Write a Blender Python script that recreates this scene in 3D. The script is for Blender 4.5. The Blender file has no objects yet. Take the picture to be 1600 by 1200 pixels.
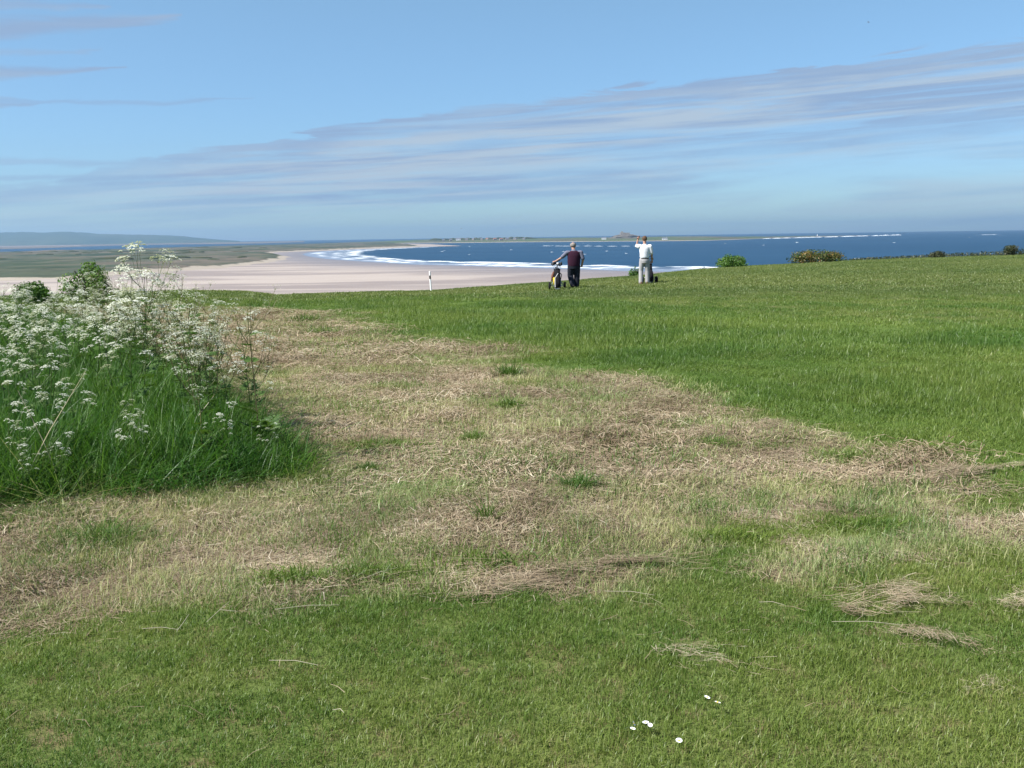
import bpy, bmesh, math, random
import numpy as np
from mathutils import Vector, Matrix, Euler

random.seed(7)
R = math.radians
scene = bpy.context.scene
COL = scene.collection

# ---------------------------------------------------------------- camera
CAM_Z = 30.0            # eye above sea level
EYE = 1.75              # eye above the turf
PITCH, ROLL = R(8.39), R(0.82)
cam_data = bpy.data.cameras.new('camera')
cam_data.sensor_width = 36.0
cam_data.lens = 1570.0 / 1600.0 * 36.0
cam_data.clip_start = 0.05
cam_data.clip_end = 80000.0
cam = bpy.data.objects.new('camera', cam_data)
COL.objects.link(cam)
_f = Vector((0, math.cos(PITCH), -math.sin(PITCH)))
_r0 = Vector((1, 0, 0))
_u0 = Vector((0, math.sin(PITCH), math.cos(PITCH)))
_r = _r0 * math.cos(ROLL) - _u0 * math.sin(ROLL)
_u = _u0 * math.cos(ROLL) + _r0 * math.sin(ROLL)
cam.matrix_world = Matrix(((_r.x, _u.x, -_f.x, 0), (_r.y, _u.y, -_f.y, 0), (_r.z, _u.z, -_f.z, CAM_Z), (0, 0, 0, 1)))
scene.camera = cam

# ---------------------------------------------------------------- light
SUN_EL, SUN_AZ = R(50), R(-112)      # azimuth clockwise from +Y (view direction): sun to the left, a little behind
SUN_STRENGTH = 5.0
SKY_STRENGTH = 0.072
EXPOSURE = 1.1
sun_dir = Vector((math.sin(SUN_AZ) * math.cos(SUN_EL), math.cos(SUN_AZ) * math.cos(SUN_EL), math.sin(SUN_EL)))
sl = bpy.data.lights.new('sun', 'SUN')
sl.energy = SUN_STRENGTH
sl.angle = R(0.55)
sl.color = (1.0, 0.97, 0.92)
sun = bpy.data.objects.new('sun', sl)
COL.objects.link(sun)
sun.rotation_euler = (-sun_dir).to_track_quat('-Z', 'Y').to_euler()
sun.location = sun_dir * 100 + Vector((0, 0, 60))

scene.view_settings.view_transform = 'Standard'
scene.view_settings.look = 'None'
scene.view_settings.gamma = 1.0
scene.view_settings.use_curve_mapping = False
scene.view_settings.exposure = EXPOSURE
scene.render.engine = 'CYCLES'
scene.cycles.use_denoising = True
scene.cycles.max_bounces = 6
scene.cycles.diffuse_bounces = 3
scene.cycles.glossy_bounces = 2
scene.cycles.transmission_bounces = 3
scene.cycles.transparent_max_bounces = 6
scene.cycles.volume_bounces = 0


# ---------------------------------------------------------------- node helper
class NT:
    def __init__(self, tree):
        self.t = tree
        self.n = tree.nodes
        self.l = tree.links

    def node(self, typ, **kw):
        nd = self.n.new(typ)
        for k, v in kw.items():
            setattr(nd, k, v)
        return nd

    def put(self, sock, v):
        if hasattr(v, 'is_output') or isinstance(v, bpy.types.NodeSocket):
            self.l.new(v, sock)
        else:
            sock.default_value = v

    def math(self, op, a, b=None, c=None, clamp=False):
        nd = self.node('ShaderNodeMath', operation=op, use_clamp=clamp)
        self.put(nd.inputs[0], a)
        if b is not None:
            self.put(nd.inputs[1], b)
        if c is not None:
            self.put(nd.inputs[2], c)
        return nd.outputs[0]

    def vmath(self, op, a, b=None):
        nd = self.node('ShaderNodeVectorMath', operation=op)
        self.put(nd.inputs[0], a)
        if b is not None:
            self.put(nd.inputs[1], b)
        return nd.outputs[0]

    def comb(self, x, y, z):
        nd = self.node('ShaderNodeCombineXYZ')
        self.put(nd.inputs[0], x); self.put(nd.inputs[1], y); self.put(nd.inputs[2], z)
        return nd.outputs[0]

    def sep(self, v):
        nd = self.node('ShaderNodeSeparateXYZ')
        self.put(nd.inputs[0], v)
        return nd.outputs

    def noise(self, vec, scale, detail=3.0, rough=0.55, dist=0.0):
        nd = self.node('ShaderNodeTexNoise')
        self.put(nd.inputs['Vector'], vec)
        nd.inputs['Scale'].default_value = scale
        nd.inputs['Detail'].default_value = detail
        nd.inputs['Roughness'].default_value = rough
        nd.inputs['Distortion'].default_value = dist
        return nd.outputs['Fac']

    def smooth(self, v, lo, hi, a=0.0, b=1.0):
        nd = self.node('ShaderNodeMapRange', interpolation_type='SMOOTHSTEP')
        self.put(nd.inputs[0], v)
        nd.inputs[1].default_value = lo; nd.inputs[2].default_value = hi
        nd.inputs[3].default_value = a; nd.inputs[4].default_value = b
        return nd.outputs[0]

    def lin(self, v, lo, hi, a=0.0, b=1.0):
        nd = self.node('ShaderNodeMapRange')
        self.put(nd.inputs[0], v)
        nd.inputs[1].default_value = lo; nd.inputs[2].default_value = hi
        nd.inputs[3].default_value = a; nd.inputs[4].default_value = b
        return nd.outputs[0]

    def mix(self, fac, a, b, blend='MIX'):
        nd = self.node('ShaderNodeMix', data_type='RGBA', blend_type=blend)
        self.put(nd.inputs['Factor'], fac)
        ia = [s for s in nd.inputs if s.name == 'A' and s.type == 'RGBA'][0]
        ib = [s for s in nd.inputs if s.name == 'B' and s.type == 'RGBA'][0]
        for s, v in ((ia, a), (ib, b)):
            if isinstance(v, tuple) and len(v) == 3:
                v = (*v, 1.0)
            self.put(s, v)
        return [s for s in nd.outputs if s.type == 'RGBA'][0]

    def ramp(self, fac, stops):
        nd = self.node('ShaderNodeValToRGB')
        self.put(nd.inputs[0], fac)
        el = nd.color_ramp.elements
        while len(el) < len(stops):
            el.new(0.5)
        for e, (p, c) in zip(el, stops):
            e.position = p; e.color = (*c, 1.0)
        return nd.outputs[0]

    def attr(self, name, typ='GEOMETRY'):
        nd = self.node('ShaderNodeAttribute', attribute_name=name, attribute_type=typ)
        return nd.outputs


def srgb(r, g, b):
    f = lambda c: (c / 255 / 12.92) if c / 255 <= 0.04045 else ((c / 255 + 0.055) / 1.055) ** 2.4
    return (f(r), f(g), f(b))


# ---------------------------------------------------------------- world: sky with thin layered cloud
world = bpy.data.worlds.new('World')
scene.world = world
world.use_nodes = True
W = NT(world.node_tree)
W.n.clear()
wout = W.node('ShaderNodeOutputWorld')
wbg = W.node('ShaderNodeBackground')
wbg.inputs['Strength'].default_value = SKY_STRENGTH
W.l.new(wbg.outputs[0], wout.inputs[0])
sky = W.node('ShaderNodeTexSky', sky_type='NISHITA')
sky.sun_disc = False
sky.sun_elevation = SUN_EL
sky.sun_rotation = SUN_AZ
sky.altitude = 30
sky.air_density = 1.0
sky.dust_density = 0.3
sky.ozone_density = 1.6
hs = W.node('ShaderNodeHueSaturation')
hs.inputs['Saturation'].default_value = 1.06
hs.inputs['Value'].default_value = 1.0
W.l.new(sky.outputs[0], hs.inputs['Color'])
gen = W.node('ShaderNodeTexCoord').outputs['Generated']
gx, gy, gz = W.sep(gen)
az = W.math('ARCTAN2', gx, gy)                       # 0 along +Y, positive to the right
el = W.math('ARCSINE', W.math('MINIMUM', W.math('MAXIMUM', gz, -1.0), 1.0))
eld = W.math('MULTIPLY', el, 180 / math.pi)          # degrees
# clear maritime air: bluer and a little deeper towards the horizon than the model's dusty default, the same all round
tint = W.ramp(W.math('DIVIDE', W.math('MAXIMUM', eld, 0.0), 40.0), [(0.0, (0.49, 0.72, 1.0)), (0.08, (0.50, 0.69, 0.96)), (0.33, (0.80, 0.92, 0.95)), (1.0, (0.92, 0.97, 1.0))])
sky_col = W.mix(1.0, hs.outputs[0], tint, 'MULTIPLY')
# cloud streaks run along lines that climb slowly to the right
tilt = W.math('SUBTRACT', eld, W.math('MULTIPLY', az, 2.6))
svec = W.comb(W.math('MULTIPLY', gx, 3.2), W.math('MULTIPLY', gy, 3.2), W.math('MULTIPLY', tilt, 0.62))
n_big = W.noise(svec, 1.0, 5.0, 0.6, 0.5)
svec2 = W.comb(W.math('MULTIPLY', gx, 11.0), W.math('MULTIPLY', gy, 11.0), W.math('MULTIPLY', tilt, 1.5))
n_fine = W.noise(svec2, 1.0, 6.0, 0.62, 0.8)
svec3 = W.comb(W.math('MULTIPLY', gx, 4.5), W.math('MULTIPLY', gy, 4.5), W.math('MULTIPLY', tilt, 1.9))
n_str = W.noise(svec3, 1.0, 6.0, 0.6, 0.9)
# main cloud sheet: its upper edge (degrees) against azimuth
crv = W.node('ShaderNodeFloatCurve')
W.l.new(W.lin(az, -0.7, 0.9, 0.0, 1.0), crv.inputs['Value'])
cm = crv.mapping.curves[0]
pts = [(0.0, 1.6), (0.16, 3.0), (0.22, 4.3), (0.30, 5.4), (0.365, 6.5), (0.45, 7.4), (0.52, 8.0), (0.60, 8.5), (0.76, 9.3), (1.0, 10.0)]
while len(cm.points) < len(pts):
    cm.points.new(0.5, 0.5)
for p, (a, b) in zip(cm.points, pts):
    p.location = (a, b / 12.0)
crv.mapping.update()
edge = W.math('MULTIPLY', crv.outputs[0], 12.0)
edge = W.math('ADD', edge, W.math('MULTIPLY', W.math('SUBTRACT', n_fine, 0.5), 2.2))
below = W.math('SUBTRACT', edge, eld)                # degrees below the sheet's upper edge
top_m = W.smooth(below, -0.03, 0.26)
fade = W.smooth(below, 2.3, 5.8, 1.0, 0.0)
gaps = W.smooth(n_str, 0.34, 0.55, 0.40, 1.0)
sheet = W.math('MULTIPLY', W.math('MULTIPLY', top_m, fade), gaps)
sheet = W.math('MULTIPLY', sheet, W.smooth(az, -0.48, -0.16, 0.35, 1.0))
# lower, fainter veils
veil = W.math('MULTIPLY', W.smooth(n_big, 0.42, 0.68), W.smooth(eld, 5.5, 3.0))
veil = W.math('MULTIPLY', veil, 0.6)


def streak(a0, e0, a1, e1, th, k):
    """a lens of cloud from azimuth a0 (thick end) to a1 (thin end); elevations in degrees"""
    u = W.lin(az, a0, a1, 0.0, 1.0)
    line = W.math('ADD', e0, W.math('MULTIPLY', u, e1 - e0))
    line = W.math('ADD', line, W.math('MULTIPLY', W.math('SUBTRACT', n_fine, 0.5), 0.9))
    thick = W.math('MULTIPLY', W.math('POWER', W.math('SUBTRACT', 1.02, u, clamp=True), 0.7), th)
    d = W.math('DIVIDE', W.math('ABSOLUTE', W.math('SUBTRACT', eld, line)), W.math('ADD', thick, 0.02))
    m = W.math('MULTIPLY', W.smooth(d, 1.25, 0.1), W.math('LESS_THAN', u, 0.999))
    m = W.math('MULTIPLY', m, W.smooth(az, a0 - 0.6, a0 - 0.1))
    return W.math('MULTIPLY', m, k)


lens = [streak(-0.52, 9.9, -0.30, 11.4, 0.80, 1.0), streak(-0.50, 8.0, -0.35, 8.8, 0.42, 0.95), streak(-0.52, 11.3, -0.36, 11.7, 0.55, 0.75),
        streak(-0.50, 6.75, -0.42, 6.9, 0.25, 0.8), streak(-0.62, 12.6, -0.31, 14.6, 1.5, 1.0), streak(-0.50, 9.0, -0.37, 9.6, 0.25, 0.5), streak(-0.32, 7.0, -0.24, 7.5, 0.14, 0.55),
        streak(-0.36, 4.05, -0.10, 4.75, 0.22, 0.5), streak(-0.47, 3.2, -0.28, 3.7, 0.16, 0.5)]
dens = W.math('ADD', sheet, veil)
for m in lens:
    dens = W.math('MAXIMUM', dens, m)
dens = W.math('MULTIPLY', dens, 0.95, clamp=True)
shade = W.smooth(W.noise(svec3, 0.8, 5.0, 0.6, 0.3), 0.40, 0.62)
shade = W.math('MULTIPLY', shade, W.smooth(below, 0.2, 1.6, 0.25, 1.0))
k = 1.0 / (SKY_STRENGTH * 2 ** EXPOSURE)
cl_dark = tuple(c * k for c in srgb(150, 177, 212))
cl_lite = tuple(c * k for c in srgb(184, 202, 220))
cl_col = W.mix(shade, cl_dark, cl_lite)
# small bright puffs low over the far hills on the left
W.l.new(W.mix(dens, sky_col, cl_col), wbg.inputs['Color'])

# ---------------------------------------------------------------- terrain functions
TAB = np.array([(-0.5651, 47.0, 0.04738), (-0.469, 46.0, 0.04714), (-0.3404, 46.0, 0.04739), (-0.3176, 46.0, 0.04721), (-0.2887, 46.0, 0.04837),
    (-0.2623, 46.0, 0.04943), (-0.2475, 46.0, 0.05107), (-0.2296, 46.0, 0.05372), (-0.1993, 46.0, 0.05358), (-0.1562, 46.5, 0.05338),
    (-0.125, 47.0, 0.05281), (-0.081, 48.0, 0.05273), (-0.0367, 49.5, 0.05066), (0.0331, 53.0, 0.0466), (0.0837, 56.0, 0.04341),
    (0.1276, 59.0, 0.04071), (0.1802, 66.0, 0.03555), (0.2197, 70.0, 0.03276), (0.2673, 75.0, 0.03064), (0.308, 80.0, 0.02818),
    (0.3644, 85.0, 0.02642), (0.4183, 89.0, 0.02465), (0.4699, 94.0, 0.02317), (0.5651, 100.0, 0.01949)])


def hash2(ix, iy, seed):
    h = (ix.astype(np.int64) * 374761393 + iy.astype(np.int64) * 668265263 + seed * 974711) & 0x7fffffff
    h = ((h ^ (h >> 13)) * 1274126177) & 0x7fffffff
    h = (h ^ (h >> 16)) & 0xffff
    return h / 65535.0


def vnoise(x, y, seed=0):
    ix = np.floor(x); iy = np.floor(y)
    fx = x - ix; fy = y - iy
    fx = fx * fx * (3 - 2 * fx); fy = fy * fy * (3 - 2 * fy)
    a = hash2(ix, iy, seed); b = hash2(ix + 1, iy, seed); c = hash2(ix, iy + 1, seed); d = hash2(ix + 1, iy + 1, seed)
    return (a * (1 - fx) + b * fx) * (1 - fy) + (c * (1 - fx) + d * fx) * fy


def fbm(x, y, seed=0, octv=4, gain=0.5):
    x = np.asarray(x, float); y = np.asarray(y, float)
    s = 0; amp = 1; tot = 0
    for o in range(octv):
        s = s + amp * vnoise(x * 2 ** o + 17.3 * o, y * 2 ** o - 9.1 * o, seed + o)
        tot += amp; amp *= gain
    return s / tot


def sstep(x, lo, hi):
    t = np.clip((np.asarray(x, float) - lo) / (hi - lo), 0, 1)
    return t * t * (3 - 2 * t)


def sdist(px, py, poly):
    """signed distance to a polygon, positive inside"""
    px = np.asarray(px, float); py = np.asarray(py, float)
    P = np.array(poly, float)
    dmin = np.full(px.shape, 1e9); inside = np.zeros(px.shape, bool)
    for i in range(len(P)):
        x0, y0 = P[i]; x1, y1 = P[(i + 1) % len(P)]
        ex, ey = x1 - x0, y1 - y0
        t = np.clip(((px - x0) * ex + (py - y0) * ey) / max(ex * ex + ey * ey, 1e-9), 0, 1)
        dmin = np.minimum(dmin, np.hypot(px - x0 - t * ex, py - y0 - t * ey))
        with np.errstate(divide='ignore', invalid='ignore'):
            c = ((y0 > py) != (y1 > py)) & (px < (x1 - x0) * (py - y0) / (y1 - y0 if y1 != y0 else 1e-9) + x0)
        inside ^= c
    return np.where(inside, dmin, -dmin)


HAY = [(-12.0, 27.5), (-8.37, 26.41), (-6.97, 26.17), (-5.24, 25.83), (-3.27, 21.49), (-1.68, 17.65), (-0.39, 15.58), (0.0, 13.41), (0.84, 12.96), (1.58, 12.28),
       (2.11, 10.94), (2.42, 9.36), (2.79, 8.28), (3.08, 7.65), (2.82, 6.75), (2.75, 6.25), (2.2, 5.98), (1.6, 6.02), (1.25, 5.95), (1.0, 5.60),
       (0.95, 5.25), (0.63, 4.85), (0.14, 4.78), (-0.33, 4.72), (-0.93, 4.92), (-1.45, 4.8), (-1.93, 4.65), (-2.42, 4.52), (-2.85, 4.48), (-5.5, 4.2), (-9, 8), (-14, 20)]
HAY2 = [(1.49, 5.17), (1.94, 5.6), (2.49, 5.84), (3.23, 6.01), (4.4, 6.2), (4.2, 5.7), (2.93, 5.44), (2.36, 5.29), (1.96, 5.15), (1.51, 5.01)]
ROUGH = [(-8.31, 27.9), (-6.82, 33.71), (-2.12, 34.02), (1.9, 29.36), (4.63, 24.12), (6.64, 20.77), (12.0, 16.0), (10, 6), (3.57, 6.06), (3.33, 6.72), (3.32, 7.52),
         (2.79, 8.28), (2.42, 9.36), (2.11, 10.94), (1.58, 12.28), (0.0, 13.41), (-0.39, 15.58), (-1.68, 17.65), (-3.27, 21.49), (-5.24, 25.83)]
BANK = [(-9.5, 5.7), (-4.11, 6.24), (-3.38, 6.43), (-2.99, 6.49), (-2.59, 6.8), (-2.13, 6.89), (-1.88, 7.18), (-1.34, 6.90), (-1.66, 7.80), (-2.72, 9.58), (-4.10, 12.2), (-5.60, 14.93),
        (-8.1, 19.25), (-10.2, 22.54), (-12.0, 24.5), (-17.0, 25.5)]


def height(x, y):
    x = np.asarray(x, float); y = np.asarray(y, float)
    d = np.hypot(x, y); azm = np.arctan2(x, y)
    D = np.interp(azm, TAB[:, 0], TAB[:, 1]); t = np.interp(azm, TAB[:, 0], TAB[:, 2])
    a = D * t - EYE
    n = 1 + EYE / a
    drop = a * np.minimum(d / D, 4.0) ** np.minimum(n, 9.0)
    w = sstep(np.cos(azm), -0.1, 0.35)
    h = CAM_Z - EYE - drop * w
    amp = sstep(d, 1.5, 6.0) * (1 - sstep(d, 30, 60))
    h = h + amp * (0.09 * (fbm(x * 0.45, y * 0.45, 11, 3) - 0.5) + 0.05 * (fbm(x * 1.6, y * 1.6, 31, 2) - 0.5))
    return np.maximum(h, -1.0)


def hz(x, y):
    return float(height(np.array([x]), np.array([y]))[0])


def hay_mask(x, y):
    n = fbm(x * 0.9, y * 0.9, 3, 4) - 0.5
    n2 = fbm(x * 2.6, y * 2.6, 53, 3) - 0.5
    d = np.maximum(sdist(x, y, HAY) + 0.10, sdist(x, y, HAY2) + 0.20)
    sc = np.clip(np.hypot(x, y) / 9.0, 0.5, 2.0)
    m = sstep(d + n * 1.5 * sc * 0.9 + n2 * 0.45 * sc, -0.26 * sc, 0.46 * sc)
    return m


def rough_mask(x, y):
    n = fbm(x * 0.5, y * 0.5, 23, 4) - 0.5
    sc = np.clip(np.hypot(x, y) / 12.0, 0.5, 2.5)
    return sstep(sdist(x, y, ROUGH) + n * 1.2 * sc, -0.4 * sc, 0.8 * sc)


# ---------------------------------------------------------------- object helpers
def tag(o, label=None, cat=None, group=None, kind=None):
    if label: o['label'] = label
    if cat: o['category'] = cat
    if group: o['group'] = group
    if kind: o['kind'] = kind
    return o


def obj(name, mesh, mat=None, parent=None):
    o = bpy.data.objects.new(name, mesh)
    COL.objects.link(o)
    if mat is not None and mesh is not None and len(mesh.materials) == 0:
        mesh.materials.append(mat)
    if parent: o.parent = parent
    return o


def empty(name, loc, rz=0.0):
    o = bpy.data.objects.new(name, None)
    o.empty_display_size = 0.1
    COL.objects.link(o)
    o.location = loc
    o.rotation_euler = (0, 0, rz)
    return o


def mesh_from(name, verts, faces, smooth=False, attrs=None):
    me = bpy.data.meshes.new(name)
    me.from_pydata([tuple(v) for v in verts], [], [tuple(f) for f in faces])
    if smooth:
        me.polygons.foreach_set('use_smooth', [True] * len(me.polygons))
    if attrs:
        for k_, v_ in attrs.items():
            at = me.attributes.new(k_, 'FLOAT', 'POINT')
            at.data.foreach_set('value', np.asarray(v_, dtype=np.float32))
    me.update()
    return me


class Geo:
    def __init__(self):
        self.v = []; self.f = []; self.a = []

    def add(self, verts, faces, tint=0.0):
        b = len(self.v)
        self.v.extend(tuple(p) for p in verts)
        self.f.extend(tuple(i + b for i in fc) for fc in faces)
        self.a.extend([tint] * len(verts))

    def tube(self, pts, radii, sides=6, tint=0.0, caps=True):
        pts = [Vector(p) for p in pts]
        if not hasattr(radii, '__len__'):
            radii = [radii] * len(pts)
        vs = []; fs = []
        up = Vector((0, 0, 1))
        prev = None
        for i, p in enumerate(pts):
            t = (pts[min(i + 1, len(pts) - 1)] - pts[max(i - 1, 0)]).normalized()
            if prev is None:
                ref = up if abs(t.z) < 0.9 else Vector((0, 1, 0))
                s = t.cross(ref).normalized()
            else:
                s = (prev - t * prev.dot(t)).normalized()
            prev = s
            q = t.cross(s)
            rr = radii[i]
            rx, ry = rr if hasattr(rr, '__len__') else (rr, rr)
            for k_ in range(sides):
                a_ = 2 * math.pi * k_ / sides
                vs.append(p + s * math.cos(a_) * rx + q * math.sin(a_) * ry)
        for i in range(len(pts) - 1):
            for k_ in range(sides):
                k2 = (k_ + 1) % sides
                fs.append((i * sides + k_, i * sides + k2, (i + 1) * sides + k2, (i + 1) * sides + k_))
        if caps:
            fs.append(tuple(range(sides - 1, -1, -1)))
            fs.append(tuple((len(pts) - 1) * sides + k_ for k_ in range(sides)))
        self.add(vs, fs, tint)

    def box(self, c, s, rot=None, tint=0.0):
        c = Vector(c)
        vs = []
        for z in (-1, 1):
            for y in (-1, 1):
                for x in (-1, 1):
                    p = Vector((x * s[0] / 2, y * s[1] / 2, z * s[2] / 2))
                    if rot is not None: p = rot @ p
                    vs.append(c + p)
        self.add(vs, [(0, 2, 3, 1), (4, 5, 7, 6), (0, 1, 5, 4), (2, 6, 7, 3), (0, 4, 6, 2), (1, 3, 7, 5)], tint)

    def ball(self, c, r, seg=10, rings=7, tint=0.0):
        c = Vector(c)
        rx, ry, rz_ = r if hasattr(r, '__len__') else (r, r, r)
        vs = [c + Vector((0, 0, -rz_))]
        for i in range(1, rings):
            ph = -math.pi / 2 + math.pi * i / rings
            for k_ in range(seg):
                a_ = 2 * math.pi * k_ / seg
                vs.append(c + Vector((rx * math.cos(ph) * math.cos(a_), ry * math.cos(ph) * math.sin(a_), rz_ * math.sin(ph))))
        vs.append(c + Vector((0, 0, rz_)))
        fs = []
        for k_ in range(seg):
            fs.append((0, 1 + (k_ + 1) % seg, 1 + k_))
            fs.append((len(vs) - 1, 1 + (rings - 2) * seg + k_, 1 + (rings - 2) * seg + (k_ + 1) % seg))
        for i in range(rings - 2):
            for k_ in range(seg):
                a0 = 1 + i * seg + k_; a1 = 1 + i * seg + (k_ + 1) % seg
                fs.append((a0, a1, a1 + seg, a0 + seg))
        self.add(vs, fs, tint)

    def mesh(self, name, smooth=False):
        return mesh_from(name, self.v, self.f, smooth, {'tint': self.a})

    def build(self, name, mat, parent=None, smooth=False):
        return obj(name, self.mesh(name, smooth), mat, parent)


# ---------------------------------------------------------------- materials
def new_mat(name):
    m = bpy.data.materials.new(name)
    m.use_nodes = True
    t = NT(m.node_tree)
    t.n.clear()
    out = t.node('ShaderNodeOutputMaterial')
    return m, t, out


def plain(name, col, rough=0.7, spec=0.3, var=0.12, scale=30.0, metal=0.0):
    m, t, out = new_mat(name)
    b = t.node('ShaderNodeBsdfPrincipled')
    pos = t.node('ShaderNodeTexCoord').outputs['Object']
    n = t.noise(pos, scale, 4)
    c = t.mix(n, tuple(max(0, x * (1 - var)) for x in col), tuple(min(1, x * (1 + var)) for x in col))
    t.l.new(c, b.inputs['Base Color'])
    b.inputs['Roughness'].default_value = rough
    b.inputs['Specular IOR Level'].default_value = spec
    b.inputs['Metallic'].default_value = metal
    t.l.new(b.outputs[0], out.inputs[0])
    return m


def blade_mat(name, stops, patch_scale=0.35, patch=((0.8, 0.85, 0.8), (1.2, 1.12, 1.1)), trans=0.35, gloss=0.025, tipcol=None):
    """thin leaves: colour by the blade's own tint, varied from plant to plant and from patch to patch of ground"""
    m, t, out = new_mat(name)
    tint = t.attr('tint')[2]
    rnd = t.node('ShaderNodeObjectInfo').outputs['Random']
    f = t.math('ADD', t.math('MULTIPLY', tint, 0.75), t.math('MULTIPLY', rnd, 0.25))
    c = t.ramp(f, stops)
    pos = t.node('ShaderNodeNewGeometry').outputs['Position']
    n = t.smooth(t.noise(pos, patch_scale, 4, 0.6), 0.32, 0.68)
    c = t.mix(1.0, c, t.mix(n, patch[0], patch[1]), 'MULTIPLY')
    df = t.node('ShaderNodeBsdfDiffuse'); tr = t.node('ShaderNodeBsdfTranslucent'); gl = t.node('ShaderNodeBsdfGlossy')
    gl.inputs['Roughness'].default_value = 0.45
    gl.inputs['Color'].default_value = (0.8, 0.8, 0.8, 1)
    t.l.new(c, df.inputs[0])
    tc = t.mix(1.0, c, (1.15, 1.2, 0.7), 'MULTIPLY')
    t.l.new(tc, tr.inputs[0])
    m1 = t.node('ShaderNodeMixShader'); m1.inputs[0].default_value = trans
    t.l.new(df.outputs[0], m1.inputs[1]); t.l.new(tr.outputs[0], m1.inputs[2])
    m2 = t.node('ShaderNodeMixShader'); m2.inputs[0].default_value = gloss
    t.l.new(m1.outputs[0], m2.inputs[1]); t.l.new(gl.outputs[0], m2.inputs[2])
    t.l.new(m2.outputs[0], out.inputs[0])
    return m


M = {}
M['lawn'] = blade_mat('lawn_blades', [(0.0, (0.0520, 0.0915, 0.0147)), (0.3, (0.0946, 0.1560, 0.0244)), (0.58, (0.1437, 0.2132, 0.0411)), (0.78, (0.1994, 0.2392, 0.0783)), (0.92, (0.3061, 0.3016, 0.1468)), (1.0, (0.3895, 0.3744, 0.2154))],
                      0.9, ((0.66, 0.80, 0.66), (1.26, 1.08, 1.2)))
M['rough'] = blade_mat('rough_blades', [(0.0, (0.0539, 0.1065, 0.0161)), (0.4, (0.0944, 0.1646, 0.0263)), (0.8, (0.1483, 0.2178, 0.0454)), (1.0, (0.2516, 0.2517, 0.1110))],
                       0.22, ((0.60, 0.74, 0.66), (1.38, 1.14, 1.3)))
M['fresh'] = blade_mat('fresh_green_blades', [(0.0, (0.0550, 0.1081, 0.0154)), (0.5, (0.1150, 0.1786, 0.0286)), (0.9, (0.1900, 0.2444, 0.0605)), (1.0, (0.3000, 0.3008, 0.1100))], 0.9)
M['fairway'] = blade_mat('fairway_blades', [(0.0, (0.0851, 0.1240, 0.0295)), (0.5, (0.1223, 0.1671, 0.0431)), (1.0, (0.2020, 0.2156, 0.0794))],
                         0.12, ((0.78, 0.86, 0.8), (1.22, 1.12, 1.15)))
M['hay'] = blade_mat('hay_straw', [(0.0, (0.095, 0.070, 0.042)), (0.3, (0.20, 0.150, 0.095)), (0.65, (0.345, 0.28, 0.19)), (0.9, (0.47, 0.42, 0.31)), (1.0, (0.56, 0.53, 0.43))],
                     0.9, ((0.66, 0.63, 0.60), (1.2, 1.19, 1.2)), 0.15)
M['stubble'] = blade_mat('stubble_stems', [(0.0, (0.13, 0.17, 0.05)), (0.4, (0.25, 0.285, 0.115)), (0.8, (0.39, 0.395, 0.21)), (1.0, (0.52, 0.49, 0.31))],
                         0.7, ((0.72, 0.86, 0.7), (1.25, 1.12, 1.15)), 0.25)
M['long'] = blade_mat('long_grass_blades', [(0.0, (0.0253, 0.0728, 0.0110)), (0.45, (0.0483, 0.1288, 0.0198)), (0.85, (0.0978, 0.1848, 0.0330)), (0.97, (0.1840, 0.2240, 0.0550)), (1.0, (0.3910, 0.3248, 0.1430))],
                      0.9, ((0.7, 0.85, 0.85), (1.3, 1.12, 0.95)), 0.4, 0.02)
M['trail'] = blade_mat('bent_grass_blades', [(0.0, (0.04, 0.085, 0.014)), (0.5, (0.10, 0.15, 0.03)), (0.8, (0.20, 0.20, 0.07)), (1.0, (0.34, 0.28, 0.14))],
                       0.9, ((0.75, 0.85, 0.8), (1.2, 1.1, 1.1)), 0.3)
M['umbel'] = blade_mat('umbel_flowers', [(0.0, (0.10, 0.16, 0.04)), (0.30, (0.16, 0.20, 0.07)), (0.34, (0.42, 0.44, 0.32)), (0.7, (0.56, 0.57, 0.50)), (1.0, (0.66, 0.67, 0.62))],
                       2.0, ((0.92, 0.94, 0.88), (1.03, 1.03, 1.05)), 0.25, 0.0)
M['stem'] = blade_mat('parsley_stems', [(0.0, (0.05, 0.09, 0.02)), (0.5, (0.09, 0.12, 0.035)), (1.0, (0.14, 0.10, 0.05))], 2.0, ((0.85, 0.9, 0.9), (1.1, 1.1, 1.1)), 0.1)
M['fern'] = blade_mat('parsley_leaves', [(0.0, (0.035, 0.085, 0.015)), (1.0, (0.085, 0.15, 0.035))], 1.0, ((0.8, 0.85, 0.85), (1.2, 1.1, 1.0)), 0.35)
M['gorse'] = blade_mat('gorse_leaves', [(0.0, (0.028, 0.055, 0.012)), (0.55, (0.05, 0.085, 0.018)), (0.7, (0.10, 0.085, 0.025)), (1.0, (0.30, 0.17, 0.04))], 1.5, trans=0.2)
M['bush'] = blade_mat('bush_leaves', [(0.0, (0.035, 0.09, 0.012)), (0.6, (0.07, 0.15, 0.02)), (1.0, (0.13, 0.20, 0.035))], 1.5, trans=0.3)
M['scrub'] = blade_mat('dark_scrub_leaves', [(0.0, (0.022, 0.035, 0.015)), (0.6, (0.045, 0.055, 0.022)), (1.0, (0.085, 0.07, 0.035))], 0.4, trans=0.15)
M['bark'] = plain('bark', (0.10, 0.075, 0.05))

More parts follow.
